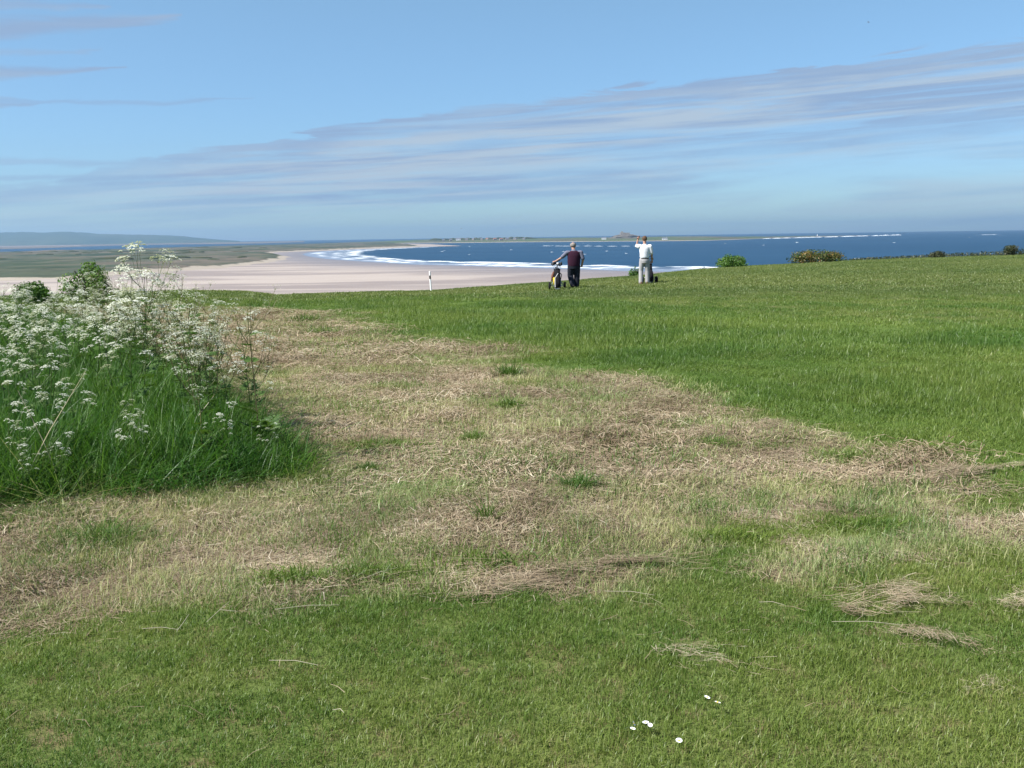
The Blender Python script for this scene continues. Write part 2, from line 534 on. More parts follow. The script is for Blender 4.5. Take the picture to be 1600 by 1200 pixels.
# ground sheet of the links
gm, t, out = new_mat('turf_ground')
b = t.node('ShaderNodeBsdfPrincipled')
b.inputs['Roughness'].default_value = 0.95
b.inputs['Specular IOR Level'].default_value = 0.1
pos = t.node('ShaderNodeNewGeometry').outputs['Position']
hay_a = t.attr('hay')[2]; rough_a = t.attr('rough')[2]
n1 = t.noise(pos, 0.5, 5, 0.6); n2 = t.noise(pos, 7.0, 4, 0.6); n3 = t.noise(pos, 45.0, 3)
lawn = t.mix(t.smooth(n1, 0.3, 0.7), (0.060, 0.085, 0.020), (0.10, 0.125, 0.035))
lawn = t.mix(t.smooth(n2, 0.45, 0.7), lawn, (0.115, 0.095, 0.045))
rgh = t.mix(t.smooth(n1, 0.3, 0.7), (0.055, 0.095, 0.018), (0.095, 0.135, 0.03))
grs = t.mix(rough_a, lawn, rgh)
hayc = t.mix(t.smooth(n2, 0.3, 0.7), (0.092, 0.072, 0.042), (0.205, 0.160, 0.098))
hayc = t.mix(t.smooth(n3, 0.35, 0.7), hayc, t.mix(n3, (0.10, 0.07, 0.04), (0.36, 0.28, 0.18)))
c = t.mix(hay_a, grs, hayc)
t.l.new(c, b.inputs['Base Color'])
bp = t.node('ShaderNodeBump'); bp.inputs['Strength'].default_value = 0.6; bp.inputs['Distance'].default_value = 0.03
t.l.new(n3, bp.inputs['Height']); t.l.new(bp.outputs[0], b.inputs['Normal'])
t.l.new(b.outputs[0], out.inputs[0])
M['ground'] = gm

# sand
sm, t, out = new_mat('sand')
b = t.node('ShaderNodeBsdfPrincipled')
pos = t.node('ShaderNodeNewGeometry').outputs['Position']
px_, py_, pz_ = t.sep(pos)
sv = t.comb(t.math('MULTIPLY', px_, 0.0035), t.math('MULTIPLY', py_, 0.011), 0.0)
nb = t.noise(sv, 1.0, 5, 0.55, 0.6)
nf = t.noise(t.comb(t.math('MULTIPLY', px_, 0.012), t.math('MULTIPLY', py_, 0.05), 0.0), 1.0, 4, 0.6, 0.4)
damp = t.smooth(nb, 0.42, 0.58)
c = t.mix(damp, (0.300, 0.255, 0.220), (0.190, 0.158, 0.143))
c = t.mix(t.math('MULTIPLY', t.smooth(nf, 0.5, 0.75), 0.5), c, (0.34, 0.295, 0.255))
wet = t.attr('wet')[2]
c = t.mix(wet, c, (0.155, 0.138, 0.138))
t.l.new(c, b.inputs['Base Color'])
t.l.new(t.math('SUBTRACT', 0.9, t.math('MULTIPLY', wet, 0.45)), b.inputs['Roughness'])
b.inputs['Specular IOR Level'].default_value = 0.25
t.l.new(b.outputs[0], out.inputs[0])
M['sand'] = sm


def water_color(t, pos):
    px_, py_, pz_ = t.sep(pos)
    lv = t.comb(t.math('MULTIPLY', px_, 0.0006), t.math('MULTIPLY', py_, 0.0022), 0.0)
    nl = t.noise(lv, 1.0, 4, 0.6)
    fv = t.comb(t.math('MULTIPLY', px_, 0.02), t.math('MULTIPLY', py_, 0.06), 0.0)
    nw = t.noise(fv, 1.0, 5, 0.65)
    c = t.mix(t.smooth(nl, 0.3, 0.7), (0.008, 0.034, 0.072), (0.013, 0.046, 0.090))
    return t.mix(t.math('MULTIPLY', t.smooth(nw, 0.35, 0.7), 0.45), c, (0.024, 0.064, 0.112)), nw


wm, t, out = new_mat('sea_water')
b = t.node('ShaderNodeBsdfPrincipled')
pos = t.node('ShaderNodeNewGeometry').outputs['Position']
c, nw = water_color(t, pos)
t.l.new(c, b.inputs['Base Color'])
b.inputs['Roughness'].default_value = 0.55
b.inputs['Specular IOR Level'].default_value = 0.12
b.inputs['IOR'].default_value = 1.33
t.l.new(b.outputs[0], out.inputs[0])
M['sea'] = wm

fm, t, out = new_mat('surf_water')
b = t.node('ShaderNodeBsdfPrincipled')
pos = t.node('ShaderNodeNewGeometry').outputs['Position']
c, nw = water_color(t, pos)
sh = t.attr('shallow')[2]; fo = t.attr('foam')[2]
px_, py_, pz_ = t.sep(pos)
fn = t.noise(t.comb(t.math('MULTIPLY', px_, 0.03), t.math('MULTIPLY', py_, 0.035), 0.0), 1.0, 5, 0.65, 0.5)
c = t.mix(sh, c, (0.14, 0.175, 0.23))
fn2 = t.noise(t.comb(t.math('MULTIPLY', px_, 0.012), t.math('MULTIPLY', py_, 0.09), 0.0), 1.0, 5, 0.7, 0.8)
ff = t.smooth(t.math('ADD', fo, t.math('ADD', t.math('MULTIPLY', t.math('SUBTRACT', fn, 0.5), 1.8), t.math('MULTIPLY', t.math('SUBTRACT', fn2, 0.5), 2.2))), 0.42, 0.80)
c = t.mix(ff, c, (0.56, 0.60, 0.62))
t.l.new(c, b.inputs['Base Color'])
b.inputs['Roughness'].default_value = 0.6
b.inputs['Specular IOR Level'].default_value = 0.12
t.l.new(b.outputs[0], out.inputs[0])
M['surf'] = fm
M['foam'] = plain('sea_foam', (0.50, 0.54, 0.56), 0.8, 0.1, 0.05, 0.2)


def land_mat(name, cols, s1, s2, sandy=None):
    m, t, out = new_mat(name)
    b = t.node('ShaderNodeBsdfPrincipled')
    b.inputs['Roughness'].default_value = 0.95; b.inputs['Specular IOR Level'].default_value = 0.05
    pos = t.node('ShaderNodeNewGeometry').outputs['Position']
    px_, py_, pz_ = t.sep(pos)
    n1 = t.noise(t.comb(px_, t.math('MULTIPLY', py_, 0.6), 0.0), s1, 5, 0.6, 0.4)
    n2 = t.noise(pos, s2, 4, 0.6)
    c = t.ramp(t.smooth(n1, 0.25, 0.75), [(i / (len(cols) - 1), q) for i, q in enumerate(cols)])
    c = t.mix(t.math('MULTIPLY', t.smooth(n2, 0.45, 0.7), 0.55), c, tuple(x * 0.55 for x in cols[0]))
    if sandy is not None:
        sa = t.attr('sandy')[2]
        c = t.mix(t.smooth(t.math('ADD', sa, t.math('MULTIPLY', t.math('SUBTRACT', n2, 0.5), 0.9)), 0.4, 0.7), c, sandy)
    t.l.new(c, b.inputs['Base Color'])
    t.l.new(b.outputs[0], out.inputs[0])
    return m


M['dune'] = land_mat('dune_grass', [(0.026, 0.042, 0.028), (0.044, 0.060, 0.036), (0.075, 0.078, 0.052), (0.12, 0.10, 0.078), (0.06, 0.062, 0.042)], 0.0045, 0.03, (0.30, 0.26, 0.21))
M['isle'] = land_mat('island_turf', [(0.06, 0.075, 0.04), (0.065, 0.095, 0.04), (0.09, 0.092, 0.055), (0.075, 0.066, 0.05)], 0.004, 0.02, (0.26, 0.225, 0.19))
M['hill'] = land_mat('hill_fields', [(0.025, 0.045, 0.035), (0.04, 0.065, 0.04), (0.06, 0.075, 0.05)], 0.0012, 0.004)
M['flat'] = land_mat('tidal_flats', [(0.10, 0.085, 0.075), (0.13, 0.11, 0.095), (0.16, 0.14, 0.12)], 0.001, 0.004)
M['rock'] = plain('crag_rock', (0.10, 0.088, 0.075), 0.95, 0.1, 0.35, 0.08)

# ---------------------------------------------------------------- haze
hb = Geo()
hb.box((0, 0, 117.5), (44000, 44000, 239.0))
hm, t, out = new_mat('haze_air')
pv = t.node('ShaderNodeVolumePrincipled')
pv.inputs['Color'].default_value = (0.52, 0.76, 1.0, 1)
pv.inputs['Density'].default_value = 6.5e-5
pv.inputs['Anisotropy'].default_value = 0.5
t.l.new(pv.outputs[0], out.inputs['Volume'])
haze = hb.build('haze', hm)
tag(haze, kind='stuff')

# ---------------------------------------------------------------- sea, sand, links ground
vs = [(0, 0, 0)]; fs = []
rings = [300, 800, 1600, 3000, 5000, 8000, 12000, 20000]
SEG = 256
for r_ in rings:
    for i in range(SEG):
        a_ = 2 * math.pi * i / SEG
        vs.append((r_ * math.sin(a_), r_ * math.cos(a_), 0))
for i in range(SEG):
    fs.append((0, 1 + (i + 1) % SEG, 1 + i))
for j in range(len(rings) - 1):
    for i in range(SEG):
        a0 = 1 + j * SEG + i; a1 = 1 + j * SEG + (i + 1) % SEG
        fs.append((a0, a1, a1 + SEG, a0 + SEG))
sea = obj('sea', mesh_from('sea', vs, fs), M['sea'])
tag(sea, kind='structure')

SHORE = [(-245, 3057), (-283, 2862), (-341, 2743), (-396, 2648), (-429, 2454), (-440, 2345), (-437, 2183), (-396, 1930), (-343, 1714), (-264, 1457), (-194, 1291),
         (-110, 1107), (-65, 1050), (30, 916), (102, 800), (144, 770), (228, 717), (333, 655), (460, 590)]
SURFIN = [(-205, 3065), (-240, 2850), (-262, 2700), (-278, 2560), (-286, 2400), (-280, 2250), (-262, 2100), (-250, 1930), (-232, 1790), (-180, 1600), (-128, 1400), (-82, 1290), (-20, 1200),
          (60, 1095), (128, 985), (168, 935), (259, 855), (365, 790), (495, 720)]
SANDP = SHORE + [(520, 500), (520, 60), (-900, 60), (-1300, 1500), (-1500, 2800), (-1250, 3500), (-1100, 4700), (-700, 5400), (-350, 4300), (-150, 3200)]
# sand: a grid kept where it lies inside the outline, so that the wet margin can be marked
bm = bmesh.new()
bvs = [bm.verts.new((x, y, 0.6)) for x, y in SANDP]
bm.faces.new(bvs)
bmesh.ops.triangulate(bm, faces=bm.faces[:])
for _ in range(4):
    long_e = [e for e in bm.edges if e.calc_length() > 60]
    bmesh.ops.subdivide_edges(bm, edges=long_e, cuts=1)
    bmesh.ops.triangulate(bm, faces=bm.faces[:])
bmesh.ops.recalc_face_normals(bm, faces=bm.faces[:])
me = bpy.data.meshes.new('beach_sand')
bm.to_mesh(me); bm.free()
co = np.empty(len(me.vertices) * 3); me.vertices.foreach_get('co', co); co = co.reshape(-1, 3)
dsh = np.full(len(co), 1e9)
for (x0, y0), (x1, y1) in zip(SHORE[:-1], SHORE[1:]):
    ex, ey = x1 - x0, y1 - y0
    t_ = np.clip(((co[:, 0] - x0) * ex + (co[:, 1] - y0) * ey) / (ex * ex + ey * ey), 0, 1)
    dsh = np.minimum(dsh, np.hypot(co[:, 0] - x0 - t_ * ex, co[:, 1] - y0 - t_ * ey))
at = me.attributes.new('wet', 'FLOAT', 'POINT')
at.data.foreach_set('value', (1 - sstep(dsh, 20, 130)).astype(np.float32))
if me.polygons[0].normal.z < 0:
    me.flip_normals()
sand = obj('beach', me, M['sand'])
tag(sand, kind='structure')

# surf: water sheet with broken foam between the shore and the outer breakers
NU, NV = 260, 34


def resample(poly, n):
    P = np.array(poly, float)
    s = np.concatenate([[0], np.cumsum(np.hypot(*np.diff(P, axis=0).T))])
    q = np.linspace(0, s[-1], n)
    return np.stack([np.interp(q, s, P[:, 0]), np.interp(q, s, P[:, 1])], 1)


A_, B_ = resample(SHORE, NU), resample(SURFIN, NU)
vs = []; foam = []; shallow = []
for i in range(NU):
    for j in range(NV):
        v = j / (NV - 1)
        p = A_[i] * (1 - v) + B_[i] * v
        u = i / NU
        n = float(fbm(np.array([u * 60]), np.array([v * 5.0]), 77, 3)[0])
        n2_ = float(fbm(np.array([u * 22]), np.array([v * 9.0]), 91, 3)[0])
        near = sstep(u, 0.42, 0.72)
        lines = max(0, 1 - abs(v - 0.20 - 0.10 * (n2_ - .5)) / 0.16) * 0.9 + max(0, 1 - abs(v - 0.62 - 0.16 * (n2_ - .5)) / 0.24) * 1.1 + max(0, 1 - abs(v - 0.40) / 0.10) * 0.7
        f_ = float(lines) * (0.45 + 0.55 * float(sstep(n, 0.36, 0.5))) * (0.9 + 0.4 * n)
        f_ *= float(0.55 + 0.45 * near) + 0.3 * float(sstep(u, 0.0, 0.12) * (1 - sstep(u, 0.35, 0.55)))
        if v > 0.9: f_ *= (1 - v) * 10
        z = 0.25 + 1.1 * min(1.0, f_) * (0.3 + n) * (v > 0.05) * (v < 0.95)
        if v < 0.03: z = 0.63
        if v > 0.97: z = 0.05
        vs.append((p[0], p[1], z)); foam.append(f_); shallow.append(float(1 - sstep(v, 0.15, 0.75)))
fs = [(i * NV + j, i * NV + j + 1, (i + 1) * NV + j + 1, (i + 1) * NV + j) for i in range(NU - 1) for j in range(NV - 1)]
me = mesh_from('surf', vs, fs, True, {'foam': foam, 'shallow': shallow})
if me.polygons[0].normal.z < 0:
    me.flip_normals()
surf = obj('surf_water', me, M['surf'])
tag(surf, kind='structure')

# whitecaps: ragged low ridges of broken water
wc = Geo()
rw = random.Random(5)


def whitecap(x, y, length, depth, h, ang=0.0):
    n = 9
    vs_ = []
    ca, sa = math.cos(ang), math.sin(ang)
    for i in range(n):
        s = (i / (n - 1) - 0.5)
        w = (1 - (2 * s) ** 2) * rw.uniform(0.6, 1.2)
        off = rw.uniform(-0.2, 0.2) * depth
        for (dy, dz) in ((-0.5, 0.03), (-0.15, 1.0), (0.5, 0.03)):
            lx = s * length; ly = dy * depth * w + off
            vs_.append((x + lx * ca - ly * sa, y + lx * sa + ly * ca, max(0.03, dz * h * w)))
    fs_ = []
    for i in range(n - 1):
        for j in range(2):
            fs_.append((i * 3 + j, (i + 1) * 3 + j, (i + 1) * 3 + j + 1, i * 3 + j + 1))
    wc.add(vs_, fs_)


for q in range(9):
    whitecap(105 + q * 26 + rw.uniform(-6, 6), 2880 - q * 48 + rw.uniform(-20, 20), rw.uniform(26, 50), 14, 0.7, -0.9 + rw.uniform(-.2, .2))
for q in range(18):
    y = rw.uniform(1500, 4400)
    x = rw.uniform(-0.075, 0.13) * y
    whitecap(x, y, rw.uniform(3, 9), rw.uniform(3, 6), rw.uniform(0.25, 0.6), rw.uniform(-.4, .4))
for q in range(8):
    y = rw.uniform(1300, 6500)
    x = rw.uniform(0.1, 0.5) * y
    whitecap(x, y, rw.uniform(4, 9), rw.uniform(3, 6), 0.5, rw.uniform(-.3, .3))
for q in range(26):                                   # surf on the far spit
    u = q / 25
    whitecap(1180 + 1250 * u + rw.uniform(-20, 20), 4740 + 1650 * u - 60 * math.sin(u * 3) - 45, rw.uniform(25, 75), 40, 2.2 + 1.6 * u, 0.85)
whitecap(802, 2835, 9, 6, 1.0, 0)
for q in range(3):
    whitecap(2450 + q * 40, 5250 + q * 30, 40, 20, 1.6, 0.3)
o = wc.build('whitecaps', M['foam'])
tag(o, kind='stuff')

# links ground: polar sheet, fine near, coarse far
NA = 300
angs = np.concatenate([np.linspace(-0.75, 0.75, NA), np.linspace(0.75, 2 * math.pi - 0.75, 90)[1:-1]])
rad = np.concatenate([[0.4], np.geomspace(0.8, 160, 250), [220, 300, 420]])
AA, RR = np.meshgrid(angs, rad)
X = RR * np.sin(AA); Y = RR * np.cos(AA)
Z = height(X.ravel(), Y.ravel())
hayv = hay_mask(X.ravel(), Y.ravel()); rouv = rough_mask(X.ravel(), Y.ravel())
na = len(angs)
vs = np.stack([X.ravel(), Y.ravel(), Z], 1)
fs = []
for j in range(len(rad) - 1):
    for i in range(na):
        i2 = (i + 1) % na
        fs.append((j * na + i, (j + 1) * na + i, (j + 1) * na + i2, j * na + i2))
fs.append(tuple(range(na)))
gme = mesh_from('links_ground', vs, fs, True, {'hay': hayv, 'rough': rouv})
if gme.polygons[0].normal.z < 0:
    gme.flip_normals()
ground = obj('ground', gme, M['ground'])
tag(ground, kind='structure')

# ---------------------------------------------------------------- far land
DUNE = [(-449, 748), (-402, 796), (-379, 811), (-349, 826), (-334, 947), (-302, 1042), (-300, 1257), (-323, 1473), (-366, 1678), (-451, 1972), (-508, 2162), (-517, 2295), (-481, 2402),
        (-440, 2519), (-407, 2723), (-310, 2950), (-275, 3158), (-421, 4258), (-685, 5516), (-879, 5428), (-1127, 4741), (-1305, 4430), (-1342, 3562), (-1498, 2979), (-1800, 2829), (-1800, 1500), (-900, 748)]


def grid_land(name, poly, x0, x1, y0, y1, step, hfun, mat, edge_w, sandy_w, ystep=None):
    xs = np.arange(x0, x1 + step, step); ys = np.arange(y0, y1 + step, ystep or step)
    XX, YY = np.meshgrid(xs, ys)
    d = sdist(XX.ravel(), YY.ravel(), poly)
    d = d + (fbm(XX.ravel() / 40, YY.ravel() / 40, 5, 3) - 0.5) * edge_w * 1.2
    h = hfun(XX.ravel(), YY.ravel(), d) * sstep(d, 0, edge_w) - 1.0 * (d < 0)
    sandy = 1 - sstep(d, sandy_w * 0.2, sandy_w)
    nx, ny = len(xs), len(ys)
    keep = d > -step * 1.6
    idx = -np.ones(len(d), int); idx[keep] = np.arange(keep.sum())
    V = np.stack([XX.ravel(), YY.ravel(), h], 1)[keep]
    I = np.arange(nx * ny).reshape(ny, nx)
    q = np.stack([I[:-1, :-1].ravel(), I[:-1, 1:].ravel(), I[1:, 1:].ravel(), I[1:, :-1].ravel()], 1)
    q = idx[q]; q = q[(q >= 0).all(1)]
    me = mesh_from(name, V, q.tolist(), True, {'sandy': sandy[keep]})
    o = obj(name, me, mat)
    return o


def dune_h(x, y, d):
    return 1.2 + 3.2 * fbm(x / 70, y / 70, 41, 4) + 3.5 * np.clip(fbm(x / 260, y / 260, 61, 2) - 0.45, 0, 1) * 2 + 2.0 * fbm(x / 25, y / 25, 71, 2)


dunes = grid_land('dunes', DUNE, -1800, -250, 740, 5540, 11, dune_h, M['dune'], 22, 26)
tag(dunes, kind='structure')

IF = np.array([(-980, 5420), (-700, 5230), (-433, 5021), (-235, 4839), (10, 4770), (184, 4606), (369, 4394), (538, 4201), (676, 4073), (774, 4049), (966, 4335), (1247, 4904), (1613, 5643), (1853, 5838), (2163, 6091)], float)
IHt = [2.5, 9, 15, 18, 17, 16, 15, 15, 15, 14, 11, 7.5, 5, 4, 1.5]
IDp = [500, 1100, 1500, 1500, 1500, 1500, 1500, 1500, 1500, 1400, 1100, 800, 420, 260, 60]
nu, nv = 160, 26
s = np.concatenate([[0], np.cumsum(np.hypot(*np.diff(IF, axis=0).T))])
q = np.linspace(0, s[-1], nu)
fx = np.interp(q, s, IF[:, 0]); fy = np.interp(q, s, IF[:, 1]); ht = np.interp(q, s, IHt); dp = np.interp(q, s, IDp)
vs = []; sd = []
for i in range(nu):
    for j in range(nv):
        v = (j / (nv - 1)) ** 1.6
        dirx, diry = fx[i] / math.hypot(fx[i], fy[i]), fy[i] / math.hypot(fx[i], fy[i])
        x = fx[i] + dirx * dp[i] * v; y = fy[i] + diry * dp[i] * v
        prof = min(1.0, v / 0.03) * 0.22 + 0.78 * float(sstep(v, 0.02, 0.45)) if v < 0.6 else 1.0 - float(sstep(v, 0.6, 1.0)) * 0.85
        z = ht[i] * prof * (0.72 + 0.5 * float(fbm(np.array([x / 160]), np.array([y / 160]), 13, 3)[0])) + (0.0 if j else -1.0)
        vs.append((x, y, z)); sd.append(float(1 - sstep(v * dp[i], 8, 45 + 40 * (q[i] / s[-1] > 0.72))))
fs = [(i * nv + j, i * nv + j + 1, (i + 1) * nv + j + 1, (i + 1) * nv + j) for i in range(nu - 1) for j in range(nv - 1)]
me = mesh_from('island', vs, fs, True, {'sandy': sd})
if me.polygons[len(me.polygons) // 2].normal.z < 0: me.flip_normals()
isle = obj('island', me, M['isle'])
tag(isle, kind='structure')
from mathutils.bvhtree import BVHTree
isle_tree = BVHTree.FromPolygons([Vector(v) for v in vs], fs)


def isle_z(x, y):
    h = isle_tree.ray_cast(Vector((x, y, 500)), Vector((0, 0, -1)))[0]
    return h.z if h else 2.0


def ridge(name, prof, dist, depth, mat, seed, nv=14):
    """a range of hills: PROF = (azimuth, crest height), seen at DIST, DEPTH metres deep"""
    P = np.array(prof, float); nu = 140
    a = np.linspace(P[0, 0], P[-1, 0], nu); hh = np.interp(a, P[:, 0], P[:, 1])
    vs = []
    for i in range(nu):
        for j in range(nv):
            v = j / (nv - 1)
            d = dist + depth * (v - 0.4)
            z = hh[i] * (math.sin(math.pi * min(1, v / 0.8) / 2) ** 1.3 if v < 0.8 else 1 - 0.9 * ((v - 0.8) / 0.2) ** 1.5)
            z *= 0.88 + 0.24 * float(fbm(np.array([a[i] * 60]), np.array([v * 5]), seed, 4)[0])
            vs.append((math.sin(a[i]) * d, math.cos(a[i]) * d, z if j else -1.0))
    fs = [(i * nv + j, i * nv + j + 1, (i + 1) * nv + j + 1, (i + 1) * nv + j) for i in range(nu - 1) for j in range(nv - 1)]
    me = mesh_from(name, vs, fs, True)
    if me.polygons[len(me.polygons) // 2].normal.z < 0: me.flip_normals()
    o = obj(name, me, mat)
    tag(o, kind='structure')
    return o


ridge('hills', [(-0.62, 150), (-0.55, 165), (-0.47, 172), (-0.44, 176), (-0.41, 172), (-0.385, 150), (-0.36, 122), (-0.335, 116), (-0.31, 92), (-0.29, 54), (-0.275, 30), (-0.26, 12)], 13500, 5000, M['hill'], 3)
# low tidal flats across the inner bay, and farmland behind
fl = Geo()
fpoly = []
for i in range(60):
    a = -0.62 + 0.42 * i / 59
    near = 6600 + 900 * math.sin(i * 0.21) + 2600 * max(0, (a + 0.42) / 0.22)
    fpoly.append((a, near))
vs = []
for a, near in fpoly:
    vs.append((math.sin(a) * near, math.cos(a) * near, 0.5)); vs.append((math.sin(a) * 12600, math.cos(a) * 12600, 3.0))
fs = [(2 * i, 2 * i + 1, 2 * i + 3, 2 * i + 2) for i in range(59)]
me = mesh_from('flats', vs, fs)
if me.polygons[0].normal.z < 0: me.flip_normals()
flats = obj('flats', me, M['flat'])
tag(flats, kind='structure')
# bright sand bar along the flats
vs = []
for i in range(40):
    a = -0.47 + 0.07 * i / 39
    w = 160 * math.sin(math.pi * i / 39) * (0.7 + 0.3 * math.sin(i * 1.7)) + 4
    vs.append((math.sin(a) * (9000 - w), math.cos(a) * (9000 - w), 2.2)); vs.append((math.sin(a) * (9000 + w), math.cos(a) * (9000 + w), 4.0))
me = mesh_from('sandbar', vs, [(2 * i, 2 * i + 1, 2 * i + 3, 2 * i + 2) for i in range(39)])
if me.polygons[0].normal.z < 0: me.flip_normals()
sb = obj('sandbar', me, M['sand'])
tag(sb, kind='structure')


# ---------------------------------------------------------------- leaf cards
def leaf_cloud(n, blobs, size, rnd, shell=0.45, flat=0.0):
    """N leaf quads spread through blobs (centre, radii); tint is the leaf's own colour number"""
    g = Geo()
    wts = [b[1][0] * b[1][1] * b[1][2] for b in blobs]
    tw = sum(wts)
    for (c_, r_), w in zip(blobs, wts):
        bt = rnd.random()
        for _ in range(max(4, int(n * w / tw))):
            while True:
                d = Vector((rnd.uniform(-1, 1), rnd.uniform(-1, 1), rnd.uniform(-1, 1)))
                if 0.05 < d.length < 1: break
            d = d.normalized() * (shell + (1 - shell) * rnd.random() ** 0.6)
            p = Vector(c_) + Vector((d.x * r_[0], d.y * r_[1], d.z * r_[2]))
            if p.z < 0.02: p.z = 0.02 + 0.1 * rnd.random()
            nrm = (d + Vector((rnd.gauss(0, .6), rnd.gauss(0, .6), rnd.gauss(0, .6) + 0.3))).normalized()
            tvec = nrm.cross(Vector((rnd.gauss(0, 1), rnd.gauss(0, 1), rnd.gauss(0, 1)))).normalized()
            bvec = nrm.cross(tvec)
            s = size * rnd.uniform(0.6, 1.3)
            g.add([p - tvec * s, p - bvec * s * 0.5, p + tvec * s, p + bvec * s * 0.5], [(0, 1, 2, 3)], min(1, max(0, 0.45 * bt + 0.55 * rnd.random())))
    return g


def make_bush(name, x, y, w, h, mat, label, seed, leaf=0.05, n=2600, group=None, dz=0.0, lift=0.25, depth=None, cat='bush'):
    rnd = random.Random(seed)
    z = hz(x, y)
    root = empty(name, (x, y, z + dz))
    tag(root, label, cat, group)
    blobs = []
    dpt = (depth or w) / 2
    for i in range(15):
        a = rnd.uniform(0, 6.28); rr = rnd.random() ** 0.6 * 0.68
        bx, by = math.cos(a) * rr * w / 2, math.sin(a) * rr * dpt
        top = h * (1 - 0.55 * rr ** 2) * rnd.uniform(0.80, 1.02)
        rz_ = top * rnd.uniform(0.26, 0.4)
        blobs.append(((bx, by, top - rz_), (w * rnd.uniform(.13, .22), w * rnd.uniform(.13, .22), rz_)))
        blobs.append(((bx * 1.15, by * 1.15, top * 0.38), (w * rnd.uniform(.13, .2), w * rnd.uniform(.13, .2), top * 0.36)))
    leaf_cloud(n, blobs, leaf, rnd).build('crown', mat, root)
    g = Geo()
    for i in range(7):
        a = rnd.uniform(0, 6.28)
        p1 = Vector((math.cos(a) * w * 0.12, math.sin(a) * w * 0.12, h * 0.4)); p2 = Vector((math.cos(a) * w * 0.28, math.sin(a) * w * 0.28, h * 0.75))
        g.tube([(math.cos(a) * 0.03, math.sin(a) * 0.03, -0.4), p1, p2], [0.03, 0.02, 0.008], 5, 0.5)
    g.build('stem', M['bark'], root)
    return root


make_bush('bush', -12.5, 30.0, 1.7, 1.30, M['bush'], 'rounded bright green bush standing behind the cow parsley bank', 3, 0.045, 4200)
make_bush('bush', -14.6, 30.6, 1.5, 0.74, M['bush'], 'dark green bush half hidden by white flower heads at far left', 4, 0.045, 3600)
make_bush('bush', -11.5, 29.6, 0.8, 0.4, M['bush'], 'small low bush trailing from the foot of the rounded green bush', 14, 0.04, 1200)
make_bush('bush', 6.95, 56.5, 1.0, 0.85, M['bush'], 'small open bush on the crest beside the man in the white shirt', 5, 0.06, 700, dz=-0.25)
make_bush('bush', 14.2, 65.0, 2.35, 1.05, M['bush'], 'bright green rounded bush on the crest against the blue sea', 6, 0.06, 3400, dz=-0.12)
make_bush('bush', 12.3, 64.6, 1.0, 0.45, M['scrub'], 'sparse grey twiggy shrub left of the bright green crest bush', 26, 0.05, 220, dz=-0.25)
make_bush('gorse_bush', 20.7, 68.5, 4.3, 1.15, M['gorse'], 'wide gorse bush with rusty orange flecks on the crest', 8, 0.06, 6200, dz=-0.12, depth=2.6)
make_bush('gorse_bush', 32.3, 76.5, 1.55, 0.6, M['scrub'], 'low dark green gorse hump along the right skyline', 9, 0.06, 1500, dz=-0.02)
make_bush('gorse_bush', 39.2, 79.0, 1.8, 0.95, M['scrub'], 'dark upright gorse bush at the far right skyline', 10, 0.06, 1700, dz=0.0)

# dark strip of heather and scrub along the right-hand crest
g = Geo(); rnd = random.Random(12)
blobs = []
for i in range(120):
    u = i / 119
    a = 0.325 + (0.60 - 0.325) * u
    d = float(np.interp(a, TAB[:, 0], TAB[:, 1])) * rnd.uniform(1.0, 1.07)
    x, y = d * math.sin(a), d * math.cos(a)
    hh = 0.16 + 0.34 * u * rnd.uniform(0.7, 1.2)
    blobs.append(((x, y, hz(x, y) + hh * 0.5), (0.7, 0.7, hh * 0.9)))
leaf_cloud(9000, blobs, 0.07, rnd, 0.3).build('scrub', M['scrub'])
tag(bpy.data.objects['scrub'], kind='stuff')

# dark patches of scrub on the far dunes
rnd = random.Random(21)
g = Geo()
for i in range(300):
    y = rnd.uniform(1300, 3300); x = -y * rnd.uniform(0.24, 0.56)
    if float(sdist(np.array([x]), np.array([y]), DUNE)[0]) < 60: continue
    if fbm(np.array([x / 420]), np.array([y / 160]), 9, 3)[0] < 0.52: continue
    z = float(dune_h(np.array([x]), np.array([y]), 0)[0])
    g.ball((x, y, z), (rnd.uniform(6, 26), rnd.uniform(4, 10), rnd.uniform(0.8, 2.8)), 9, 5, rnd.random())
for i in range(70):                                    # tree belt behind the far village
    x = rnd.uniform(-420, 120); y = 5250 + rnd.uniform(-60, 120) - 0.55 * x
    g.ball((x, y, isle_z(x, y)), (rnd.uniform(10, 26), 12, rnd.uniform(5, 9)), 8, 5, rnd.random())
o = g.build('dune_scrub', M['scrub'])
tag(o, kind='stuff')

# ---------------------------------------------------------------- far buildings
M['wall_white'] = plain('white_render', (0.78, 0.77, 0.74), 0.8, 0.2)
M['wall_stone'] = plain('grey_stone', (0.30, 0.26, 0.22), 0.9, 0.1)
M['roof_red'] = plain('red_pantile', (0.26, 0.12, 0.085), 0.85, 0.1)
M['roof_slate'] = plain('slate_roof', (0.12, 0.12, 0.14), 0.7, 0.3)
M['pane'] = plain('dark_window', (0.03, 0.035, 0.04), 0.2, 0.5)


